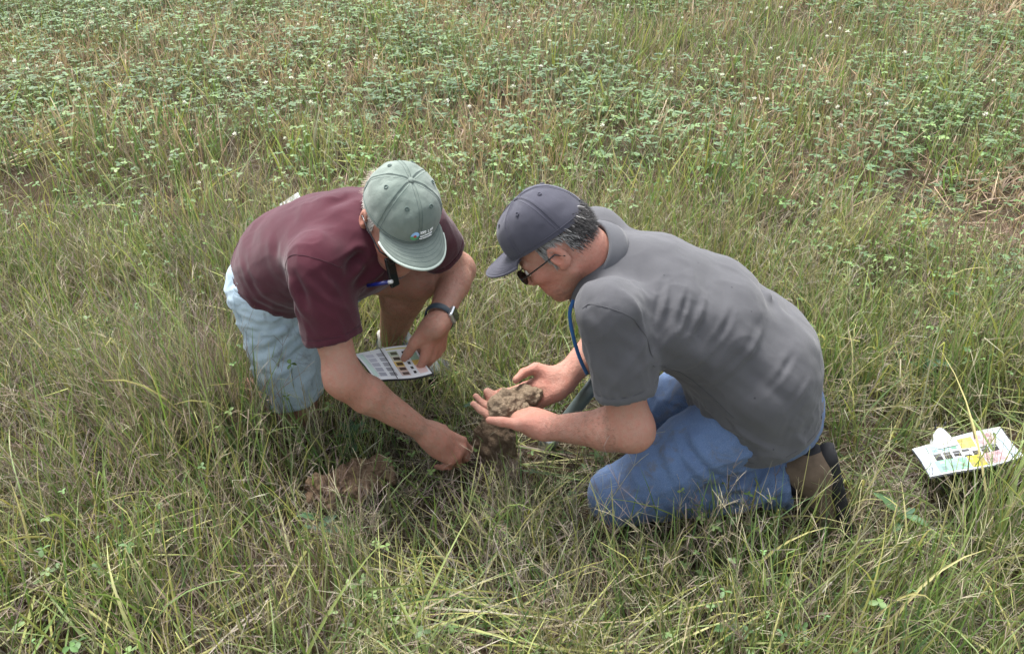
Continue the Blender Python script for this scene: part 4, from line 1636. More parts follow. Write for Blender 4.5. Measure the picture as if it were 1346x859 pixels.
for pts, amp, wd in [([(855, 560), (880, 605), (912, 650)], .009, .012), ([(870, 545), (905, 590), (950, 628)], -.009, .010), ([(905, 600), (945, 632), (985, 640)], .009, .010),
                     ([(935, 655), (985, 640), (1030, 612)], -.012, .009), ([(915, 675), (975, 662), (1035, 640)], .008, .010), ([(960, 625), (1000, 612), (1045, 600)], .009, .009),
                     ([(985, 690), (1005, 665), (1030, 640)], -.008, .008), ([(1010, 690), (1024, 668), (1036, 645)], .008, .007), ([(800, 660), (840, 650), (880, 655)], -.006, .010), ([(822, 610), (850, 640), (872, 685)], .007, .012)]:
    v = fold(v, n, [at(x, y, 1.57) for x, y in pts], amp, wd, (1, .3, 1))
n = normals_of(v, q)
jeans = mesh_obj('jeans', v, q, M['jeans'], rm)
for pts in ([(905, 612), (930, 620), (955, 612), (972, 596)], [(880, 676), (930, 668), (985, 652), (1034, 640)], [(1022, 575), (1045, 578), (1064, 570)], [(1018, 582), (1043, 586), (1062, 578)], [(1037, 622), (1043, 650), (1038, 676)], [(1031, 621), (1037, 650), (1032, 677)]):
    cord(snap(v, n, dense([at(x, y, 1.58) for x, y in pts], 26), .0004), 'seam', M['thread'], jeans, .0008)


def shoe(parent, heel, toe, sole_n, mats, L=.285, sc=1.0, name='shoe'):
    """low hiking shoe: upper, sole, toe cap, heel counter, laces; x runs heel to toe, z away from the sole"""
    up_m, sole_m, dark_m = mats
    X = unit(np.asarray(toe) - np.asarray(heel))
    Fm = frame(X, -np.asarray(sole_n))
    P = lambda x, y, z: np.asarray(heel) + Fm @ (np.array([x, y, z]) * sc)
    lo_, hi_ = bounds([P(-.03, 0, -.02), P(.31, 0, .02), P(.05, .06, .16), P(.05, -.06, .14)], .05)
    U = Solid()
    U.add(ell(P(.045, 0, .040), A(.048, .036, .052) * sc, Fm), .01)
    U.add(rcone(P(.06, 0, .045), P(.055, 0, .105), .042 * sc, .040 * sc), .03)
    U.add(ecap(P(.08, 0, .052), P(.230, 0, .034), .046 * sc, .032 * sc, Fm[:, 1], .95, 1.35), .05)
    for i_ in range(3):                                             # stitched panel lines
        U.cut(rcone(P(.10 + .05 * i_, -.06, .012), P(.075 + .05 * i_, -.036, .085), .0022 * sc, .0022 * sc), .003)
    U.clip(plane(P(0, 0, .004), -Fm[:, 2]), .003)
    U.clip(plane(P(.05, 0, .118), Fm @ unit((-.15, 0, 1))), .006)
    U.cut(rcone(P(.055, 0, .085), P(.05, 0, .16), .031 * sc, .034 * sc), .003)
    vv, qq = skin_surface(U, lo_, hi_, .0035)
    nn = normals_of(vv, qq)
    vv = vv + nn * (fbm(vv, 40, 2, 2) * .0012)[:, None]
    u = mesh_obj(name, vv, qq, up_m, parent)
    B = Solid()
    B.add(ecap(P(.035, 0, .0), P(.10, 0, 0), .038 * sc, .034 * sc, Fm[:, 1], 1.0, 1.0), .02)
    B.add(ecap(P(.10, 0, 0), P(.225, .002, .0), .034 * sc, .038 * sc, Fm[:, 1], 1.0, 1.2), .02)
    B.clip(plane(P(0, 0, .020), Fm[:, 2]), .003)
    B.clip(plane(P(0, 0, -.018), -Fm[:, 2]), .003)
    for i in range(9):
        B.cut(rbox(P(.01 + .032 * i, 0, -.020), A(.004, .06, .006) * sc, .001, Fm), .001)
    vv, qq = skin_surface(B, lo_, hi_, .003)
    mesh_obj('sole', vv, qq, sole_m, u)
    Cc = Solid().add(ell(P(.235, 0, .026), A(.040, .044, .030) * sc, Fm)).clip(plane(P(.222, 0, 0), -Fm[:, 0]), .004).clip(plane(P(0, 0, .016), -Fm[:, 2]), .002)
    vv, qq = skin_surface(Cc, lo_, hi_, .003)
    mesh_obj('toe_cap', vv, qq, dark_m, u)
    Cc = Solid().add(ell(P(.040, 0, .045), A(.048, .039, .052) * sc, Fm)).clip(plane(P(.028, 0, 0), Fm[:, 0]), .004).clip(plane(P(0, 0, .016), -Fm[:, 2]), .002).clip(plane(P(0, 0, .085), Fm[:, 2]), .004)
    vv, qq = skin_surface(Cc, lo_, hi_, .003)
    mesh_obj('heel_counter', vv, qq, dark_m, u)
    for i in range(4):
        x = .105 + .022 * i
        z = .088 - .012 * i
        pts = [P(x, .024, z - .010), P(x + .004, .010, z + .002), P(x + .006, -.006, z + .003), P(x + .010, -.024, z - .011)]
        MB().tube(np.array(pts), .0024, 6).build('lace', dark_m, u)
    return u


shoe(rm, A(.755, 1.630, .205), A(.820, 1.565, .000), A(.93, -.10, .34), (M['shoe'], M['rubber'], M['rubber']), sc=.95)
shoe(rm, A(.740, 1.880, .200), A(.800, 1.890, .000), A(.93, .05, .34), (M['shoe'], M['rubber'], M['rubber']), sc=.92)
for a_ in (r_ankL, r_ankR):
    MB().tube(np.array([a_ + A(-.06, 0, 0), a_ + A(.02, 0, .008), a_ + A(.055, 0, .02)]), (.046, .044, .046), 20).build('sock', M['sock_dark'], rm)

# cap, hair, glasses
cp = empty('cap')
cp.parent = rm
cp.location = (-world_of(rm)).tolist()
tag(cp, 'slate grey baseball cap')
cap(cp, RH, RHc, (M['cap_grey'], M['cap_grey_seam'], M['cap_grey']), 4, wear=.6, brim_drop=.020, sc=RSC)


def r_spots(th, z, r_):
    a = abs(th)
    low = -.034 if a > 1.9 else (-.018 if a > 1.25 else .0)
    if a > 1.9:
        low = -.034 - .034 * min(1, (a - 1.9) / .8)
    if a < 1.28:
        return False
    if 1.5 < a < 1.95 and z < .030:
        return False
    return low < z < .048


def r_tone(th, z, r_):
    a = abs(th)
    g = min(1, max(0, (2.25 - a) / .55)) * .85 + .04
    if z < -.03:
        g = max(g, .2)
    if r_.random() < g:
        b = r_.uniform(.16, .36)
        return (b, b * .98, b * .95)
    b = r_.uniform(.012, .05)
    return (b, b * .92, b * .88)


hair_patch(rm, RH, RHc, r_spots, 5200, .017, r_tone, 5, .0012, .45, RSC)
glasses(rm, RH, RHc, M['lens'], M['dark_plastic'], RSC)
# ------------------------------------------------------------------ the man in maroon, on one knee, facing right
lm = empty('person', (-.45, 1.95, 0))
tag(lm, 'man on one knee in maroon shirt, pale denim shorts and washed green cap', 'person')
LH = np.array([[.354, .876, .327], [-.770, .472, -.430], [-.531, -.099, .842]])
LSC = .945
LHc = A(-.2555, 1.797, .723)
l_shR, l_elR, l_wrR = A(-.435, 1.722, .636), A(-.388, 1.650, .385), A(-.204, 1.700, .177)
l_shL, l_elL, l_wrL = A(-.228, 1.985, .600), A(-.144, 2.097, .422), A(-.185, 1.851, .410)
l_hipR, l_hipL = A(-.618, 1.965, .44), A(-.570, 2.130, .44)
l_kneeR, l_ankR = A(-.605, 1.955, .062), A(-.925, 2.085, .048)
l_kneeL, l_ankL = A(-.260, 2.060, .430), A(-.365, 2.220, .105)
l_neck = A(-.322, 1.862, .648)
l_chain = [(A(-.598, 2.045, .445), .114, 1.30, (.31, .95, 0)), (A(-.548, 2.000, .512), .118, 1.30, (.42, .90, 0)), (A(-.460, 1.945, .566), .121, 1.30, (.56, .83, 0)), (A(-.375, 1.888, .608), .111, 1.45, (.70, .70, -.05)), (A(-.325, 1.850, .632), .088, 1.70, (.70, .70, -.07))]


def torso2(S, chain, off, k=.05):
    for (a, ra, sa, wa), (b, rb, sb, wb) in zip(chain[:-1], chain[1:]):
        S.add(ecap(a, b, ra + off, rb + off, unit(A(*wa) + A(*wb)), sa, sb), k)


S = Solid()
for (a_, *_r), (b_, *_q) in zip(l_chain[:-1], l_chain[1:]):                        # trunk, kept well inside the clothes
    S.add(rcone(a_, b_, .070, .070), .03)
for sh in (l_shL, l_shR):
    S.add(rcone(l_chain[4][0], sh, .055, .045), .03)
for h_ in (l_hipL, l_hipR):
    S.add(rcone(l_chain[0][0], h_, .06, .06), .03)
arm_parts(S, l_shR, l_elR, l_wrR, A(0, 0, 1), (.048, .040, .042, .0280))
arm_parts(S, l_shL, l_elL, l_wrL, A(0, 0, 1), (.048, .040, .042, .0280))
head_parts(S, LH, LHc, l_neck, .066, LSC)
ln1 = hand_parts(S, l_wrR, (.72, .10, -.68), (.52, -.46, .62), False, ((.50, .55, .35), (.68, .60, .35), (.85, .65, .40), (.98, .7, .4)), ((.72, .42, -.55), (.84, -.10, -.55), (.75, -.30, -.60)), splay=(.06, .01, -.03, -.08))
ln2 = hand_parts(S, l_wrL, (-.16, -.05, -.98), (.62, -.58, .05), True, ((.30, 1.25, .7), (.45, 1.25, .7), (.55, 1.2, .7), (.6, 1.1, .6)), ((.78, .58, -.22), (.93, .12, -.36), (.86, -.08, -.50)), splay=(.08, .02, -.03, -.08))
S.add(rcone(l_hipR, l_kneeR, .088, .058), .03)
S.add(rcone(l_kneeR, l_kneeR + (l_ankR - l_kneeR) * .35, .052, .058), .02)
S.add(rcone(l_kneeR + (l_ankR - l_kneeR) * .35, l_ankR, .056, .036), .02)
S.add(rcone(l_hipL, l_kneeL, .088, .062), .03)
S.add(ell(l_kneeL + A(.012, -.006, .006), (.050, .050, .050)), .03)
calf = l_kneeL + (l_ankL - l_kneeL) * .32 + A(-.016, .012, 0)
S.add(rcone(l_kneeL, calf, .050, .058), .02)
S.add(rcone(calf, l_ankL, .056, .034), .02)
S.add(rcone(l_kneeL + A(.02, -.02, -.03), l_ankL + A(.012, -.012, .03), .030, .020), .02)
S.add(rcone(l_ankL, l_ankL + A(0, 0, -.06), .034, .036), .01)
lo, hi = bounds([l_elR, l_elL, l_shR, LHc, l_ankR, l_ankL, l_hipL, l_wrR], .16)
hi[0] += .06
v, q = skin_surface(S, lo, hi, .0038)
n = normals_of(v, q)
v = v + n * (fbm(v, 42, 5, 2) * .0007)[:, None]
base = skin_tone(v, (.320, .182, .132), 13)
Hs = (v - LHc) @ LH
red = np.clip(1 - np.linalg.norm((Hs - A(.07, -.05, -.04)) / A(.08, .08, .06), axis=1), 0, 1)
red = np.maximum(red, np.clip(1 - np.linalg.norm((Hs - A(-.01, -.085, -.005)) / A(.03, .03, .045), axis=1), 0, 1) * .9)
for pw in (l_wrR + A(.055, .01, -.06), l_wrL + A(0, 0, -.07), l_elR + A(-.02, 0, -.03)):
    red = np.maximum(red, .6 * np.exp(-(np.linalg.norm(v - pw, axis=1) / .06) ** 2))
base = base * (1 - red[:, None]) + base * A(1.05, .78, .74) * red[:, None]
pale = np.exp(-(np.linalg.norm(v - (l_shR + (l_elR - l_shR) * .62), axis=1) / .075) ** 2)[:, None] * .55
base = base * (1 - pale) + A(.42, .275, .215) * pale
shin = np.clip(1 - seg_dist(v, [l_kneeL, l_ankL])[0] / .10, 0, 1)[:, None]
base = base * (1 - .9 * shin) + A(.285, .165, .118) * .9 * shin * (1 + .1 * fbm(v, 25, 3)[:, None])
beard = np.clip((-.045 - Hs[:, 2]) / .02, 0, 1) * np.clip((Hs[:, 0] - .0) / .03, 0, 1) * (np.linalg.norm(Hs, axis=1) < .16) * np.clip(.6 + fbm(v, 60, 8), 0, 1)
base = base * (1 - .5 * beard[:, None]) + A(.16, .13, .11) * .5 * beard[:, None]
body = mesh_obj('body', v, q, M['skin'], lm, colors=np.clip(base, .01, .9))
nails(body, ln1 + ln2)
n = normals_of(v, q)
arm_hair(body, v, n, l_elR, l_wrR, .075, 1500, (.22, .15, .10), 93)
arm_hair(body, v, n, l_elL, l_wrL, .075, 800, (.22, .15, .10), 94)
arm_hair(body, v, n, l_kneeL, l_ankL, .085, 1300, (.11, .07, .05), 95, 'leg_hair')
for s in (1, -1):
    MB().ball(LHc + LH @ A(.0815, .032 * s, -.002) * LSC, .011, LH, 12, 8, color=(.75, .72, .68)).build('eye', M['eye'], body)

# shirt
S = Solid()
torso2(S, l_chain, .004)
hems = []
for sh, el, L in ((l_shR, l_elR, .165), (l_shL, l_elL, .120)):
    d = unit(el - sh)
    hem = sh + d * L
    hems.append((hem, d))
    sl = Solid().add(rcone(sh - d * .005, hem + d * .05, .071, .067)).clip(plane(hem, d), .003)
    S.add(sl, .045)
    S.cut(rcone(sh + d * (L - .035), hem + d * .05, .056, .061), .002)
S.add(rcone(l_neck, A(-.38, 1.885, .635), .080, .09), .05)
S.add(ell(A(-.50, 1.935, .530), (.13, .115, .095)), .05)                                     # belly hanging forward
S.add(ecap(A(-.575, 2.022, .47), A(-.625, 2.062, .43), .125, .123, (.31, .95, 0), 1.3, 1.3), .04)
hn = unit(A(-.62, .30, -.72))
l_hem = lambda P: (P - np.array([-.612, 1.985, .435])) @ hn + .006 * np.sin(P[:, 1] * 22 + P[:, 2] * 12)
S.clip(l_hem, .004)
S.cut(rcone(LHc + LH @ A(-.02, 0, .0), l_neck + A(.012, -.012, -.005), .068, .060), .004)
lo, hi = bounds([l_shR, l_shL, l_chain[0][0], l_neck, hems[0][0], hems[1][0]], .21)
v, q = skin_surface(S, lo, hi, .0052)
n = normals_of(v, q)
v_hem = v.copy()
v = v + n * (fbm(v, 7, 41, 3) * .0050 + fbm(v @ np.array([[.8, 0, .6], [0, 1, 0], [-.6, 0, .8]]) * A(.6, 1, 1.6), 15, 14, 2) * .0022)[:, None]
n = normals_of(v, q)
arm_w = np.exp(-(np.linalg.norm((v - at(455, 365, 1.75)) * A(1, .6, 1), axis=1) / .12) ** 2)
slv = np.exp(-(seg_dist(v, [l_shR, l_elR])[0] / .090) ** 4)
waist = np.exp(-(np.linalg.norm(v - A(-.60, 1.95, .46), axis=1) / .13) ** 2)
v = folds(v, n, A(.30, -.1, -.95), 8.0, 24, .0045, 43, slv * .9)
v = folds(v, n, A(.75, -.35, .55), 9.0, 18, .0050, 45, np.clip(.25 + .8 * arm_w, 0, 1) * (1 - slv))
v = folds(v, n, A(.8, -.5, -.3), 8.0, 24, .0060, 47, waist)
n = normals_of(v, q)
for pts, amp, wd, Y in [([(380, 372), (398, 402), (430, 430)], .008, .008, 1.66), ([(388, 362), (410, 395), (445, 422)], -.008, .008, 1.66), ([(402, 362), (425, 385), (452, 405)], .007, .008, 1.66),
                        ([(425, 352), (444, 372), (456, 392)], -.007, .008, 1.66), ([(374, 360), (380, 385), (392, 418)], -.007, .006, 1.68),
                        ([(415, 265), (440, 250), (475, 240)], .006, .010, 1.88), ([(425, 280), (448, 262), (476, 250)], -.006, .009, 1.86),
                        ([(335, 372), (350, 373), (368, 366)], -.009, .007, 1.86), ([(320, 352), (345, 385), (385, 402)], .007, .010, 1.87), ([(455, 345), (470, 340), (485, 352)], -.010, .010, 1.72), ([(458, 368), (475, 350), (492, 340)], .009, .010, 1.72),
                        ([(365, 345), (360, 320), (372, 295)], -.005, .012, 1.80), ([(470, 375), (490, 368), (510, 352)], .006, .009, 1.74)]:
    v = fold(v, n, [at(x, y, Y) for x, y in pts], amp, wd, (1, .4, 1))
for hem, d in hems:
    rel = v - (hem - d * .021)
    w = np.exp(-((rel @ d) / .0025) ** 2) * (np.linalg.norm(rel, axis=1) < .10)
    v = v - n * (.0022 * w)[:, None]
v = ease_hem(v_hem, v, -l_hem(v_hem), .030)
shirt = mesh_obj('knit_shirt', v, q, M['maroon'], lm)
n = normals_of(v, q)
cord(snap(v, n, dense([at(x, y, 1.68) for x, y in [(369, 362), (371, 349), (378, 340), (390, 336), (404, 336), (422, 340), (438, 347), (448, 354)]], 40), .0004), 'seam', M['maroon_in'], shirt, .0009)
for hem, d in hems:
    stitch_ring(v, n, hem - d * .020, d, .074, 'hem_stitch', M['maroon_in'], shirt)
stitch_hem(v, n, -l_hem(v_hem), .022, A(-.600, 2.030, .465), hn, 'hem_stitch', M['maroon_in'], shirt)
collar(shirt, l_neck + A(.008, -.010, .006), unit(LHc + LH @ A(-.035, 0, -.045) - l_neck + A(.02, -.03, .0)), A(.5, -.5, -.7), .070, .032, M['maroon_in'], 44, .016, .012)
# placket with two buttons
pl = snap(v, n, dense([at(500, 338, 1.74), at(506, 356, 1.75), at(508, 374, 1.76)], 10), .001, (1, .6, 1))
MB().tube(pl, .011, 8, flat=.15, side=A(1, 0, 0)).build('placket', M['maroon_in'], shirt)

# shorts
S = Solid()
S.add(ecap(A(-.602, 2.047, .445), A(-.572, 2.02, .50), .113, .113, (.31, .95, 0), 1.30, 1.30), .03)
S.add(ell(A(-.620, 2.055, .425), (.098, .155, .110)), .04)
d = unit(l_kneeR - l_hipR)
hemR = l_kneeR - d * .045
leg = Solid().add(rcone(l_hipR + A(0, .005, 0), hemR, .108, .084)).add(rcone(hemR, hemR + d * .05, .086, .086), .01).clip(plane(hemR + A(0, 0, 0), d + A(.10, 0, 0)), .003)
S.add(leg, .05)
S.cut(rcone(l_kneeR - d * .14, l_kneeR + d * .06, .064, .082), .002)
d2 = unit(l_kneeL - l_hipL)
hemL = l_hipL + d2 * .17
leg = Solid().add(rcone(l_hipL, hemL + d2 * .03, .112, .090)).clip(plane(hemL, d2), .003)
S.add(leg, .05)
S.cut(rcone(hemL - d2 * .06, hemL + d2 * .06, .074, .080), .002)
S.clip(plane(A(-.575, 2.02, .530), A(.5, -.35, .8)), .004)
lo, hi = bounds([l_hipR, l_hipL, hemR, hemL, A(-.75, 2.05, .42), A(-.6, 2.02, .55)], .13)
v, q = skin_surface(S, lo, hi, .0052)
n = normals_of(v, q)
v = v + n * (fbm(v, 10, 51, 3) * .006 + fbm(v * A(.8, 1, 1.5), 26, 18, 2) * .0025)[:, None]
n = normals_of(v, q)
v = folds(v, n, A(.85, -.3, .25), 7.0, 24, .0065, 55, np.clip(.35 + .8 * np.exp(-((v[:, 2] - .36) / .10) ** 2), 0, 1))
n = normals_of(v, q)
for pts, amp, wd in [([(312, 385), (335, 388), (360, 395)], .008, .008), ([(315, 398), (340, 402), (372, 404)], -.010, .008), ([(322, 418), (350, 422), (385, 410)], .009, .008), ([(328, 440), (352, 435), (378, 418)], -.008, .008),
                     ([(335, 470), (360, 458), (395, 430)], .009, .010), ([(340, 492), (372, 470), (402, 455)], -.008, .010), ([(306, 372), (318, 374), (332, 372)], -.008, .005)]:
    v = fold(v, n, [at(x, y, 1.90) for x, y in pts], amp, wd, (1, .3, 1))
rel = v - (hemR - d * .022)
v = v - n * (.0025 * np.exp(-((rel @ d) / .0028) ** 2) * (np.linalg.norm(rel, axis=1) < .12))[:, None]
n = normals_of(v, q)
shorts = mesh_obj('denim_shorts', v, q, M['shorts'], lm)
for pts in ([(308, 358), (318, 400), (330, 450), (343, 508)], [(306, 376), (320, 380), (336, 378)], [(311, 380), (315, 400), (318, 414)]):
    cord(snap(v, n, dense([at(x, y, 1.91) for x, y in pts], 30), .0004), 'seam', M['thread_pale'], shorts, .0009)
# belt round the waist, just under the shirt tail
ring = []
bc = A(-.600, 2.040, .466)
bu = unit(A(-.60, .30, -.72))
b1 = unit(A(.31, .95, 0) - bu * np.dot(A(.31, .95, 0), bu))
b2 = np.cross(bu, b1)
for t in np.linspace(0, 2 * math.pi, 49):
    ring.append(bc + bu * .012 + b1 * .155 * math.cos(t) + b2 * .118 * math.sin(t))
MB().tube(np.array(ring), .016, 8, caps=False, flat=.22, side=bu).build('belt', M['belt'], lm)

# shoes and socks
shoe(lm, A(-.410, 2.275, .020), A(-.190, 2.140, .012), A(0, 0, -1), (M['shoe_grey'], M['rubber'], M['rubber']), sc=.98)
shoe(lm, A(-.910, 2.075, .105), A(-1.130, 2.080, .035), A(-.25, .0, .96), (M['shoe_grey'], M['rubber'], M['shoe_grey']), sc=.92)
MB().tube(np.array([l_ankL + A(-.002, .004, .035), l_ankL + A(0, 0, .01), l_ankL + A(0, 0, -.03), l_ankL + A(0, 0, -.06)]), (.0385, .0375, .039, .041), 24).build('sock', M['sock'], lm)
MB().tube(np.array([l_ankR + A(.03, 0, 0), l_ankR, l_ankR + A(-.04, .0, .005)]), (.042, .040, .042), 20).build('sock', M['sock'], lm)

# cap with its badge, leather strap, hair, glasses
cp = empty('cap')
cp.parent = lm
cp.location = (-world_of(lm)).tolist()
tag(cp, 'washed green baseball cap with a round badge and white lettering')
crown, CP1, CN, CW, brim = cap(cp, LH, LHc, (M['cap_green'], M['cap_green_seam'], M['cap_green_edge']), 9, wear=1.0, sc=LSC)


def on_cap(th, zz, off):
    """point on the crown at angle th (0 = front, + left) and head height zz"""
    i = (th / (2 * math.pi) * CP1.shape[0]) % CP1.shape[0]
    i0 = int(math.floor(i)) % CP1.shape[0]
    i1 = (i0 + 1) % CP1.shape[0]
    fi = i - math.floor(i)
    line = CP1[i0] * (1 - fi) + CP1[i1] * fi
    nl = CN[i0] * (1 - fi) + CN[i1] * fi
    j = np.interp(zz, line[:, 2], np.arange(len(line)))
    j0 = min(int(j), len(line) - 2)
    fj = j - j0
    return line[j0] * (1 - fj) + line[j0 + 1] * fj + (nl[j0] * (1 - fj) + nl[j0 + 1] * fj) * off


def cap_patch(pts2, tri, colr, off, mb):
    mb.add(CW(np.array([on_cap(s / .098, z, off) for s, z in pts2])), tri, colr)


badge = MB()
cx, cz, br = -.012, .0760, .0125
pts2, fs, ring_n = [(cx, cz)], [], 28
rings = (.35, .7, 1.0)
for r_ in rings:
    pts2 += [(cx + br * r_ * math.cos(2 * math.pi * k / ring_n), cz + br * r_ * math.sin(2 * math.pi * k / ring_n)) for k in range(ring_n)]
P3 = [CW(on_cap(s / .098, z, .0012)) for s, z in pts2]
def badge_col(s, z):
    if math.hypot(s - cx, z - cz - .0006) < br * .34:
        return (.42, .07, .06)
    if z > cz + .0004:
        return (.30, .50, .78)
    return (.10, .38, .16) if s < cx + .002 + (cz - z) * .6 else (.05, .30, .20)
def badge_face(ids):
    c = np.mean([pts2[i] for i in ids], axis=0)
    badge.add([P3[i] for i in ids], [tuple(range(len(ids)))], badge_col(*c))
for k in range(ring_n):
    badge_face((0, 1 + k, 1 + (k + 1) % ring_n))
    for a in (0, 1):
        b0, b1_ = 1 + a * ring_n, 1 + (a + 1) * ring_n
        badge_face((b0 + k, b1_ + k, b1_ + (k + 1) % ring_n, b0 + (k + 1) % ring_n))
badge.build('badge', M['tone'], crown, smooth=False)
GL = {'K': [((0, 0), (0, 4)), ((0, 2), (2.4, 4)), ((0, 2), (2.4, 0))], 'R': [((0, 0), (0, 4)), ((0, 4), (2, 4)), ((2, 4), (2, 2)), ((2, 2), (0, 2)), ((.8, 2), (2.3, 0))], 'S': [((2.2, 4), (0, 4)), ((0, 4), (0, 2)), ((0, 2), (2.2, 2)), ((2.2, 2), (2.2, 0)), ((2.2, 0), (0, 0))],
      'L': [((0, 4), (0, 0)), ((0, 0), (2, 0))], 'A': [((0, 0), (1.2, 4)), ((1.2, 4), (2.4, 0)), ((.5, 1.4), (1.9, 1.4))], 'N': [((0, 0), (0, 4)), ((0, 4), (2.2, 0)), ((2.2, 0), (2.2, 4))], 'D': [((0, 0), (0, 4)), ((0, 4), (1.6, 3.4)), ((1.6, 3.4), (2, 2)), ((2, 2), (1.6, .6)), ((1.6, .6), (0, 0))]}
def lettering(text, s0, z0, h_, adv, wd):
    mb = MB()
    s = s0
    for chh in text:
        for (a, b) in GL.get(chh, []):
            pa = CW(on_cap((s + a[0] * h_ / 4) / .098, z0 + a[1] * h_ / 4, .0014))
            pb = CW(on_cap((s + b[0] * h_ / 4) / .098, z0 + b[1] * h_ / 4, .0014))
            mb.tube(np.array([pa, pb]), wd, 5, color=(.80, .82, .80))
        s += adv
    return mb
lettering('KRS LAN', .0030, .0800, .0072, .0058, .00085).build('lettering', M['tone'], crown)
for (z0, s0, s1) in ((.0740, .003, .0145), (.0740, .016, .0410), (.0665, .003, .0100), (.0665, .0120, .0400)):
    mb = MB()
    pts = [CW(on_cap(s / .098, z0 + .0004 * math.sin(s * 4000), .0013)) for s in np.linspace(s0, s1, 26)]
    mb.tube(np.array(pts), .0013, 5, color=(.78, .80, .78))
    mb.build('lettering', M['tone'], crown)
st = [np.array(p) for p in [(-.085, -.058, .012), (-.105, -.036, .004), (-.117, -.015, -.004), (-.128, .0, -.016), (-.140, -.004, -.024)]]
MB().tube(CW(np.array(st)), .0085, 8, flat=.22, side=LH[:, 2]).build('leather_strap', M['leather'], cp)


def l_spots(th, z, r_):
    a = abs(th)
    if a < 1.22:
        return False
    if 1.5 < a < 1.9 and z < .028:
        return False
    low = -.050 if a < 1.5 else -.060
    return low < z < (.052 if a > 2.3 else .044)


def l_tone(th, z, r_):
    b = r_.uniform(.34, .66)
    return (b, b * .93, b * .84) if r_.random() < .8 else (b * .4, b * .33, b * .27)


hair_patch(lm, LH, LHc, l_spots, 4200, .020, l_tone, 6, .0011, .22, LSC)
def l_back(th, z, r_):
    return abs(th) > 2.35 and -.02 < z < .055


hair_patch(lm, LH, LHc, l_back, 1000, .028, lambda th, z, r_: tuple(np.array((.30, .25, .20)) * r_.uniform(.5, 1.2)), 16, .0010, .9, LSC)
glasses(lm, LH, LHc, M['lens'], M['dark_plastic'], LSC)

# wrist watch on the left arm
wd_ = unit(l_wrL - l_elL)
wc = l_wrL - wd_ * .022
wu = unit(np.cross(wd_, A(.6, -.6, .3)))
wv = np.cross(wd_, wu)
ring = [wc + .0375 * math.cos(t) * wu * 1.02 + .0345 * math.sin(t) * wv for t in np.linspace(0, 2 * math.pi, 37)]
watch = MB().tube(np.array(ring), .0115, 8, caps=False, flat=.26, side=wd_)
watch = watch.build('wrist_watch', M['watch_band'], lm)
wo_ = unit(A(.95, -.25, .35) - wd_ * np.dot(A(.95, -.25, .35), wd_))
Wm = frame(wd_, wo_)
vv, qq = skin_surface(Solid().add(rbox(wc + wo_ * .0385, (.019, .016, .0065), .005, Wm)), wc + wo_ * .04 - .035, wc + wo_ * .04 + .035, .0015)
mesh_obj('watch_case', vv, qq, M['steel'], watch)
MB().box(wc + wo_ * .0452, (.015, .0125, .0006), Wm).build('watch_face', M['lens'], watch, smooth=False)
# ------------------------------------------------------------------ soil colour charts
def chart(name, label, corners, chips, back, thick=.0035, chip_gain=.72):
    """a printed page on a dark backing; corners a (top left), b, c, d; chips are flat coloured swatches set on the page"""
    a, b, c, d = [np.asarray(p, float) for p in corners]
    nrm = unit(np.cross(b - a, d - a))
    if nrm[2] < 0:
        nrm = -nrm

    def at_uv(u, v, h=0.0):
        sag = .006 * math.sin(u * 5.0 + 1) * (v - .3) + .004 * math.sin(v * 4 + u * 3)
        return (a * (1 - u) * (1 - v) + b * u * (1 - v) + c * u * v + d * (1 - u) * v) + nrm * (h + sag)
    root = empty(name, (a + b + c + d).tolist() and ((a + b + c + d) / 4).tolist())

    def sheet(u0, u1, v0, v1, h0, h1, colr, nm, mat, n=6, parent=root):
        mb = MB()
        us, vs_ = np.linspace(u0, u1, n), np.linspace(v0, v1, n)
        top = [[at_uv(u, v, h1) for v in vs_] for u in us]
        bot = [[at_uv(u, v, h0) for v in vs_] for u in us]
        mb.grid(top, color=colr, flip=True)
        mb.grid(bot, color=colr)
        for e in (([at_uv(u, v0, h0) for u in us], [at_uv(u, v0, h1) for u in us]), ([at_uv(u, v1, h1) for u in us], [at_uv(u, v1, h0) for u in us]), ([at_uv(u0, v, h1) for v in vs_], [at_uv(u0, v, h0) for v in vs_]), ([at_uv(u1, v, h0) for v in vs_], [at_uv(u1, v, h1) for v in vs_])):
            mb.grid(e, color=colr)
        return mb.build(nm, mat, parent, smooth=False)
    sheet(-.01, 1.02, -.01, 1.03, -thick, -.0006, (.02, .02, .022), 'backing', M['tone'])
    page = sheet(0, 1, 0, 1, 0, .0010, back, 'page', M['tone'], 10)
    for (u0, u1, v0, v1, colr) in chips:
        sheet(u0, u1, v0, v1, .0014 + (.0006 if (u1 - u0) < .09 else 0), .0020 + (.0006 if (u1 - u0) < .09 else 0), tuple(np.array(colr) * chip_gain), 'colour_chip', M['tone'], 3, page)
    tag(root, label, 'colour chart')
    return root, at_uv


Z = .300
ch = []
for r_ in range(5):
    v0 = .16 + .155 * r_
    v1 = v0 + .115
    g = .52 - .04 * r_
    ch.append((.13, .25, v0, v1, (g, g + .01, g + .05)))
    ch.append((.31, .43, v0, v1, (g * .78, g * .78, g * .82)))
    ch.append((.50, .66, v0 - .015, v1 + .02, [(.50, .56, .40), (.58, .54, .40), (.64, .46, .14), (.60, .46, .36), (.58, .46, .42)][r_]))
    ch.append((.535, .645, v0 + .02, v1 - .015, [(.10, .10, .06), (.06, .045, .03), (.07, .04, .02), (.07, .045, .035), (.10, .07, .055)][r_]))
    ch.append((.73, .775, v0 + .02, v1 - .02, (.03, .03, .03)))
    ch.append((.82, .965, v0 - .015, v1 + .02, [(.26, .44, .32), (.34, .50, .36), (.66, .46, .12), (.70, .46, .40), (.70, .54, .50)][r_]))
ch.append((.03, .10, .10, .90, (.56, .70, .62)))
ch.append((.50, .965, .06, .10, (.66, .60, .26)))
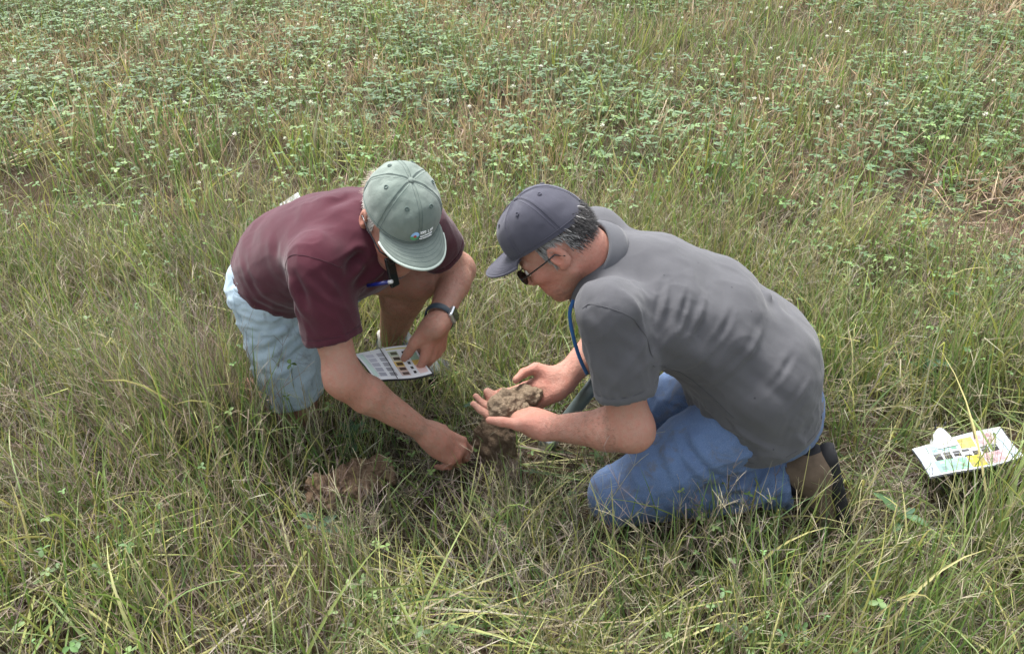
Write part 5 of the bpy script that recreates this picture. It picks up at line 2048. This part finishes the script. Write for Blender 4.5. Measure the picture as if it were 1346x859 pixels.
ch2 = [x for x in ch if not (x[0] == .50 and x[1] == .66)]
wide_chips = [x for x in ch if (x[0] == .50 and x[1] == .66)]
wchip = np.random.default_rng(4)
root, uvf = chart('colour_chart', 'printed soil colour chart held over the grass by the maroon-shirted man', [(-.405, 1.875, Z), (-.256, 1.913, Z), (-.199, 1.788, Z), (-.335, 1.760, Z)], ch2, (.84, .86, .86), chip_gain=1.1)
page = [o for o in root.children if o.name.startswith('page')][0]
for (u0, u1, v0, v1, c_) in wide_chips:                        # coloured grounds lie under the dark chips
    mb = MB().grid([[uvf(u, v, .0012) for v in (v0, v1)] for u in (u0, u1)], color=tuple(np.array(c_) * 1.1), flip=True)
    mb.build('colour_band', M['tone'], page, smooth=False)
# elastic page marker stretched across the chart
cord([uvf(.42, -.02, .004), uvf(.40, .5, .0075), uvf(.37, 1.03, .004)], 'marker_string', M['dark_plastic'], root, .0011)

ch = [(.0, .10, .05, .95, (.50, .56, .66)), (.12, .46, .10, .40, (.40, .58, .58)), (.12, .46, .62, .95, (.27, .55, .38)), (.47, .63, .12, .40, (.60, .52, .16)), (.47, .63, .62, .95, (.66, .60, .06)), (.645, .86, .10, .40, (.62, .44, .46)), (.645, .86, .62, .95, (.62, .40, .44)), (.89, .985, .05, .95, (.44, .54, .68))]
for k in range(7):
    u0 = .15 + .102 * k
    for (v0, v1) in ((.14, .22), (.27, .36), (.66, .74), (.80, .90)):                # small printed chips across the bands
        tn = wchip.uniform(.45, .85)
        bc_ = [(.40, .58, .58), (.40, .58, .58), (.27, .55, .38), (.60, .52, .16), (.60, .50, .16), (.62, .44, .46), (.62, .40, .44)][k]
        ch.append((u0 + .012, u0 + .066, v0, v1, tuple(np.array(bc_) * tn)))
    for r_, (v0, v1) in enumerate(((.43, .48), (.505, .57), (.585, .615))):
        if (k + r_) % 5 == 4:
            continue
        ch.append((u0, u0 + .078, v0, v1, (.035, .033, .033) if r_ else (.10, .10, .10)))
root2, uv2 = chart('colour_chart', 'second soil colour chart lying open on the grass at far right', [(1.046, 1.772, .070), (1.321, 1.865, .065), (1.258, 1.655, .145), (1.002, 1.587, .140)], ch, (.42, .44, .46), chip_gain=.62)
# clear plastic page tab arching up at its back edge
pts = []
for u in np.linspace(.20, .42, 11):
    k = (u - .20) / .22
    hgt = .034 * math.sin(math.pi * k) ** .8
    pts.append([uv2(u, -.02, hgt + .002), uv2(u + .02, .14, hgt * .8 + .002), uv2(u + .03, .30, .004)])
MB().grid(pts).build('page_tab', plain_mat('plastic_sleeve', (.45, .46, .47), .3, .5), root2)
mb = MB()
for k in range(2):
    ring = [uv2(.26 + .1 * k + .012 * math.cos(t), .02 + .02 * math.sin(t), .045 + .006 * math.cos(t)) for t in np.linspace(0, 6.283, 13)]
    mb.tube(np.array(ring), .0012, 5, caps=False)
mb.build('binder_ring', M['dark_plastic'], root2)

# ------------------------------------------------------------------ soil
def clod(name, label, c, r, mat, seed, amp=.012, sc=45, parent=None, h=.0022, cut=None):
    c, r = np.asarray(c, float), np.asarray(r, float)
    S = Solid().add(ell(c, r))
    rr = np.random.default_rng(seed)
    for k in range(5):                                            # broken faces
        n_ = unit(rr.normal(0, 1, 3))
        S.clip(plane(c + n_ * r * rr.uniform(.55, .85), n_), .006)
    v, q = skin_surface(S, c - r - .03, c + r + .03, h)
    n = normals_of(v, q)
    v = v + n * (fbm(v, sc, seed, 4) * amp + np.abs(vnoise(v, sc * .7, seed + 3)) * amp * .6)[:, None]
    o = mesh_obj(name, v, q, mat, parent)
    if label:
        tag(o, label, 'soil')
    return o


clod('soil_clod', 'crumbly tan soil lump in the grey-shirted man\'s near palm', at(667, 534, 1.725), (.052, .042, .034), M['soil_light'], 3, .008, 55)
clod('soil_clod', 'flat tan soil lump lying in the grey-shirted man\'s far palm', at(686, 520, 1.775), (.050, .034, .026), M['soil_light'], 4, .007, 55)
clod('soil_slab', 'dark upright slab of topsoil standing in the dug hole', at(651, 586, 1.800), (.055, .048, .110), M['soil_dark'], 7, .009, 45)
clod('soil_clod', 'angular light brown clod beside the dark soil slab', at(665, 613, 1.785), (.052, .042, .042), M['soil_light'], 9, .012, 45)
clod('soil_clod', 'small brown clod fallen right of the soil slab', at(706, 600, 1.83), (.024, .022, .020), M['soil_mound'], 12, .008)
pile = empty('soil_pile', (-.42, 1.665, 0))
tag(pile, 'low pile of loose brown soil clods in the grass', 'soil')
pr = np.random.default_rng(21)
for k, (px, py, rr) in enumerate([(425, 640, .036), (444, 634, .040), (462, 628, .036), (480, 624, .034), (497, 618, .032), (436, 652, .030), (456, 646, .034), (475, 640, .028), (512, 622, .026), (418, 650, .026), (490, 636, .024), (465, 618, .026), (500, 608, .022)]):
    g = at(px, py, 1.66)
    vv_ = (py - 429.5) / FOCAL
    dd = (HEIGHT - .048) / (math.sin(_p) + vv_ * math.cos(_p))
    c_ = np.array([0, 0, HEIGHT]) + dd * (CF + np.array([(px - 673) / FOCAL, 0, 0]) - vv_ * CU)
    clod('clod', None, c_, A(rr * 1.1, rr, rr * .8), M['soil_mound'], 30 + k, .014, 60, pile, .003)

# ------------------------------------------------------------------ sampling tube lying from the hole up past the knees
p0, p1 = A(.092, 1.838, .020), A(.262, 1.858, .300)
ax = unit(p1 - p0)
probe = empty('soil_sampling_tube', p0.tolist())
tag(probe, 'grey-green metal sampling tube with white ring behind the grey-shirted man\'s forearms', 'tool')
MB().tube(np.array([p0 + ax * t for t in (0, .10, .20, .245)]), .0185, 24).build('shaft', M['tube'], probe)
MB().tube(np.array([p0 + ax * t for t in (.245, .247, .257, .259)]), (.0195, .0205, .0205, .0195), 24).build('ring', M['white_band'], probe)
MB().tube(np.array([p0 + ax * t for t in (.259, .262, .33, .345)]), (.0195, .0200, .0200, .0185), 24).build('grip', M['tube'], probe)
MB().tube(np.array([p0 - ax * .002, p0 + ax * .045]), (.0225, .0220), 24).build('cutting_head', M['steel'], probe)

# ------------------------------------------------------------------ things in the maroon shirt's chest pocket
pc = at(515, 357, 1.725)
ph = empty('smartphone', pc.tolist())
tag(ph, 'dark smartphone hanging out of the maroon shirt under the chin', 'phone')
Pm = frame(A(.15, -.15, -.95), A(.75, -.60, .15))
vv, qq = skin_surface(Solid().add(rbox(pc, (.036, .012, .0045), .0035, Pm)), pc - .06, pc + .06, .0016)
mesh_obj('case', vv, qq, M['dark_plastic'], ph)
MB().box(pc + Pm @ A(0, 0, .0049), (.033, .010, .0004), Pm).build('screen', M['lens'], ph, smooth=False)
pe = at(507, 371, 1.72)
pen = empty('pen', pe.tolist())
tag(pen, 'blue pen with white end clipped beside the phone', 'pen')
q0, q1 = at(497, 373, 1.725), at(514, 370, 1.712)
pd = unit(q1 - q0)
MB().tube(np.array([q0 - pd * .03, q0, q1 - pd * .006]), .0045, 12).build('barrel', plain_mat('blue_pen', (.008, .014, .13), .3, .5), pen)
MB().tube(np.array([q1 - pd * .006, q1 + pd * .002, q1 + pd * .004]), (.0047, .0047, .0035), 12).build('cap_end', M['white_band'], pen)

# ------------------------------------------------------------------ white card standing in the grass behind the maroon back
wcn = at(386, 275, 3.09)
Wm2 = frame(A(.86, .20, .42), A(-.25, -.75, .60))
mb = MB()
g = [[wcn + Wm2 @ A(u, v, .006 * math.sin(u * 40)) for v in (-.05, 0, .05)] for u in np.linspace(-.045, .045, 7)]
mb.grid(g)
mb.grid([[p - Wm2[:, 2] * .002 for p in row] for row in g], flip=True)
tag(mb.build('white_card', M['white_band']), 'white card poking out behind the maroon-shirted back', 'card')

# ------------------------------------------------------------------ white clover heads
def flower_mesh(seed):
    r = np.random.default_rng(seed)
    T = Plant(seed)
    H_ = r.uniform(.17, .27)
    path = T.stem((0, 0, 0), rdir(r, .2), H_, .0018, .25, (.10, .13, .055), (.13, .15, .07), 4)
    c = path[-1][0]
    for k in range(34):
        d = unit(r.normal(0, 1, 3) + A(0, 0, .35))
        cc = np.array((.78, .78, .74)) * r.uniform(.75, 1.05) if d[2] > -.2 else np.array((.55, .52, .42)) * r.uniform(.7, 1)
        T.ribbon(c + d * .002, d, r.uniform(.0062, .0095), .0042, .2, cc * .85, cc, 2, taper=.55)
    me = bpy.data.meshes.new('clover_flower')
    me.from_pydata([tuple(p) for p in T.v], [], T.f)
    a = me.color_attributes.new('tone', 'FLOAT_COLOR', 'POINT')
    cl = np.ones((len(T.v), 4), f32)
    cl[:, :3] = np.clip(np.array(T.c), 0, .9)
    a.data.foreach_set('color', cl.ravel())
    me.materials.append(M['clover'])
    return me


fm = [flower_mesh(300 + i) for i in range(8)]
wr_ = np.random.default_rng(8)
n_f = 0
while n_f < 190:
    y = 2.6 + 4.9 * wr_.random() ** .8
    x = wr_.uniform(-.64, .64) * (y + .3)
    e = crop_edge(np.array([x]), np.array([y]))[0]
    if wr_.random() > (1.0 if e > 0 else (.30 if e > -.6 else .08)):
        continue
    o = bpy.data.objects.new('clover_flower', fm[wr_.integers(8)])
    s = wr_.uniform(.85, 1.35)
    o.scale = (s, s, wr_.uniform(.9, 1.2))
    o.location = (x, y, float(ground_z(np.array([x]), np.array([y]))[0]))
    o.rotation_euler = (0, 0, wr_.uniform(0, 6.28))
    tag(o, 'small white clover flower head standing above the leaves', 'flower', 'white clover flowers across the field')
    col.objects.link(o)
    n_f += 1

# ------------------------------------------------------------------ broad-leaved weeds among the grass
def leaf_mesh(seed, L, W_, colr):
    r = np.random.default_rng(seed)
    pts, cc = [], []
    n = 9
    for i in range(n):
        s = i / (n - 1)
        wd = W_ * (math.sin(math.pi * min(1, s * .93 + .05)) ** .8) * .5
        z = .35 * L * s - .45 * L * s * s
        wav = .004 * math.sin(s * 17 + seed)
        pts.append([(L * s, -wd, z + wd * .35 + wav), (L * s, -wd * .5, z + wd * .12), (L * s, 0, z), (L * s, wd * .5, z + wd * .12), (L * s, wd, z + wd * .35 - wav)])
    mb = MB().grid(pts, color=colr)
    me = bpy.data.meshes.new('leaf')
    me.from_pydata(mb.v, [], mb.f)
    a = me.color_attributes.new('tone', 'FLOAT_COLOR', 'POINT')
    cl = np.ones((len(mb.v), 4), f32)
    cl[:, :3] = np.array(mb.c) * r.uniform(.88, 1.12, (len(mb.v), 1))
    a.data.foreach_set('color', cl.ravel())
    me.materials.append(M['clover'])
    me.polygons.foreach_set('use_smooth', np.ones(len(me.polygons), bool))
    return me


lms = [leaf_mesh(500 + i, L, W_, c_) for i, (L, W_, c_) in enumerate([(.10, .034, (.060, .125, .060)), (.12, .036, (.070, .140, .055)), (.085, .030, (.055, .112, .062)), (.075, .034, (.080, .150, .058))])]
WEEDS = [(-.46, 1.50), (-.09, 1.93), (-.42, 1.82), (1.22, 2.12), (.45, 1.20), (1.05, 2.75), (-1.25, 2.30), (1.30, 1.44), (.93, 1.52)]
WHERE = ['just below the loose soil pile', 'behind the reaching fist of the maroon-shirted man', "beneath the maroon-shirted man's bent elbow", 'in the grass above the far-right colour chart', 'at the bottom edge right of centre', "in the field right of the grey-shirted man's back", 'far left beyond the trailing shoe', 'below the far-right colour chart', "right of the grey-shirted man's boot"]
for k, (x, y) in enumerate(WEEDS):
    root = empty('broadleaf_weed', (x, y, 0))
    tag(root, 'small broad-leaved weed ' + WHERE[k], 'weed', 'broad-leaved weeds in the grass')
    m_ = 4 + k % 4
    a0 = wr_.uniform(0, 6.28)
    for j in range(m_):
        o = bpy.data.objects.new('leaf', lms[wr_.integers(4)])
        o.parent = root
        o.location = (0, 0, .05 + .04 * wr_.random())
        o.rotation_euler = (wr_.normal(0, .2), -wr_.uniform(.0, .9), a0 + j * 6.283 / m_ + wr_.normal(0, .3))
        s = wr_.uniform(.4, .75)
        o.scale = (s, s, s)
        col.objects.link(o)
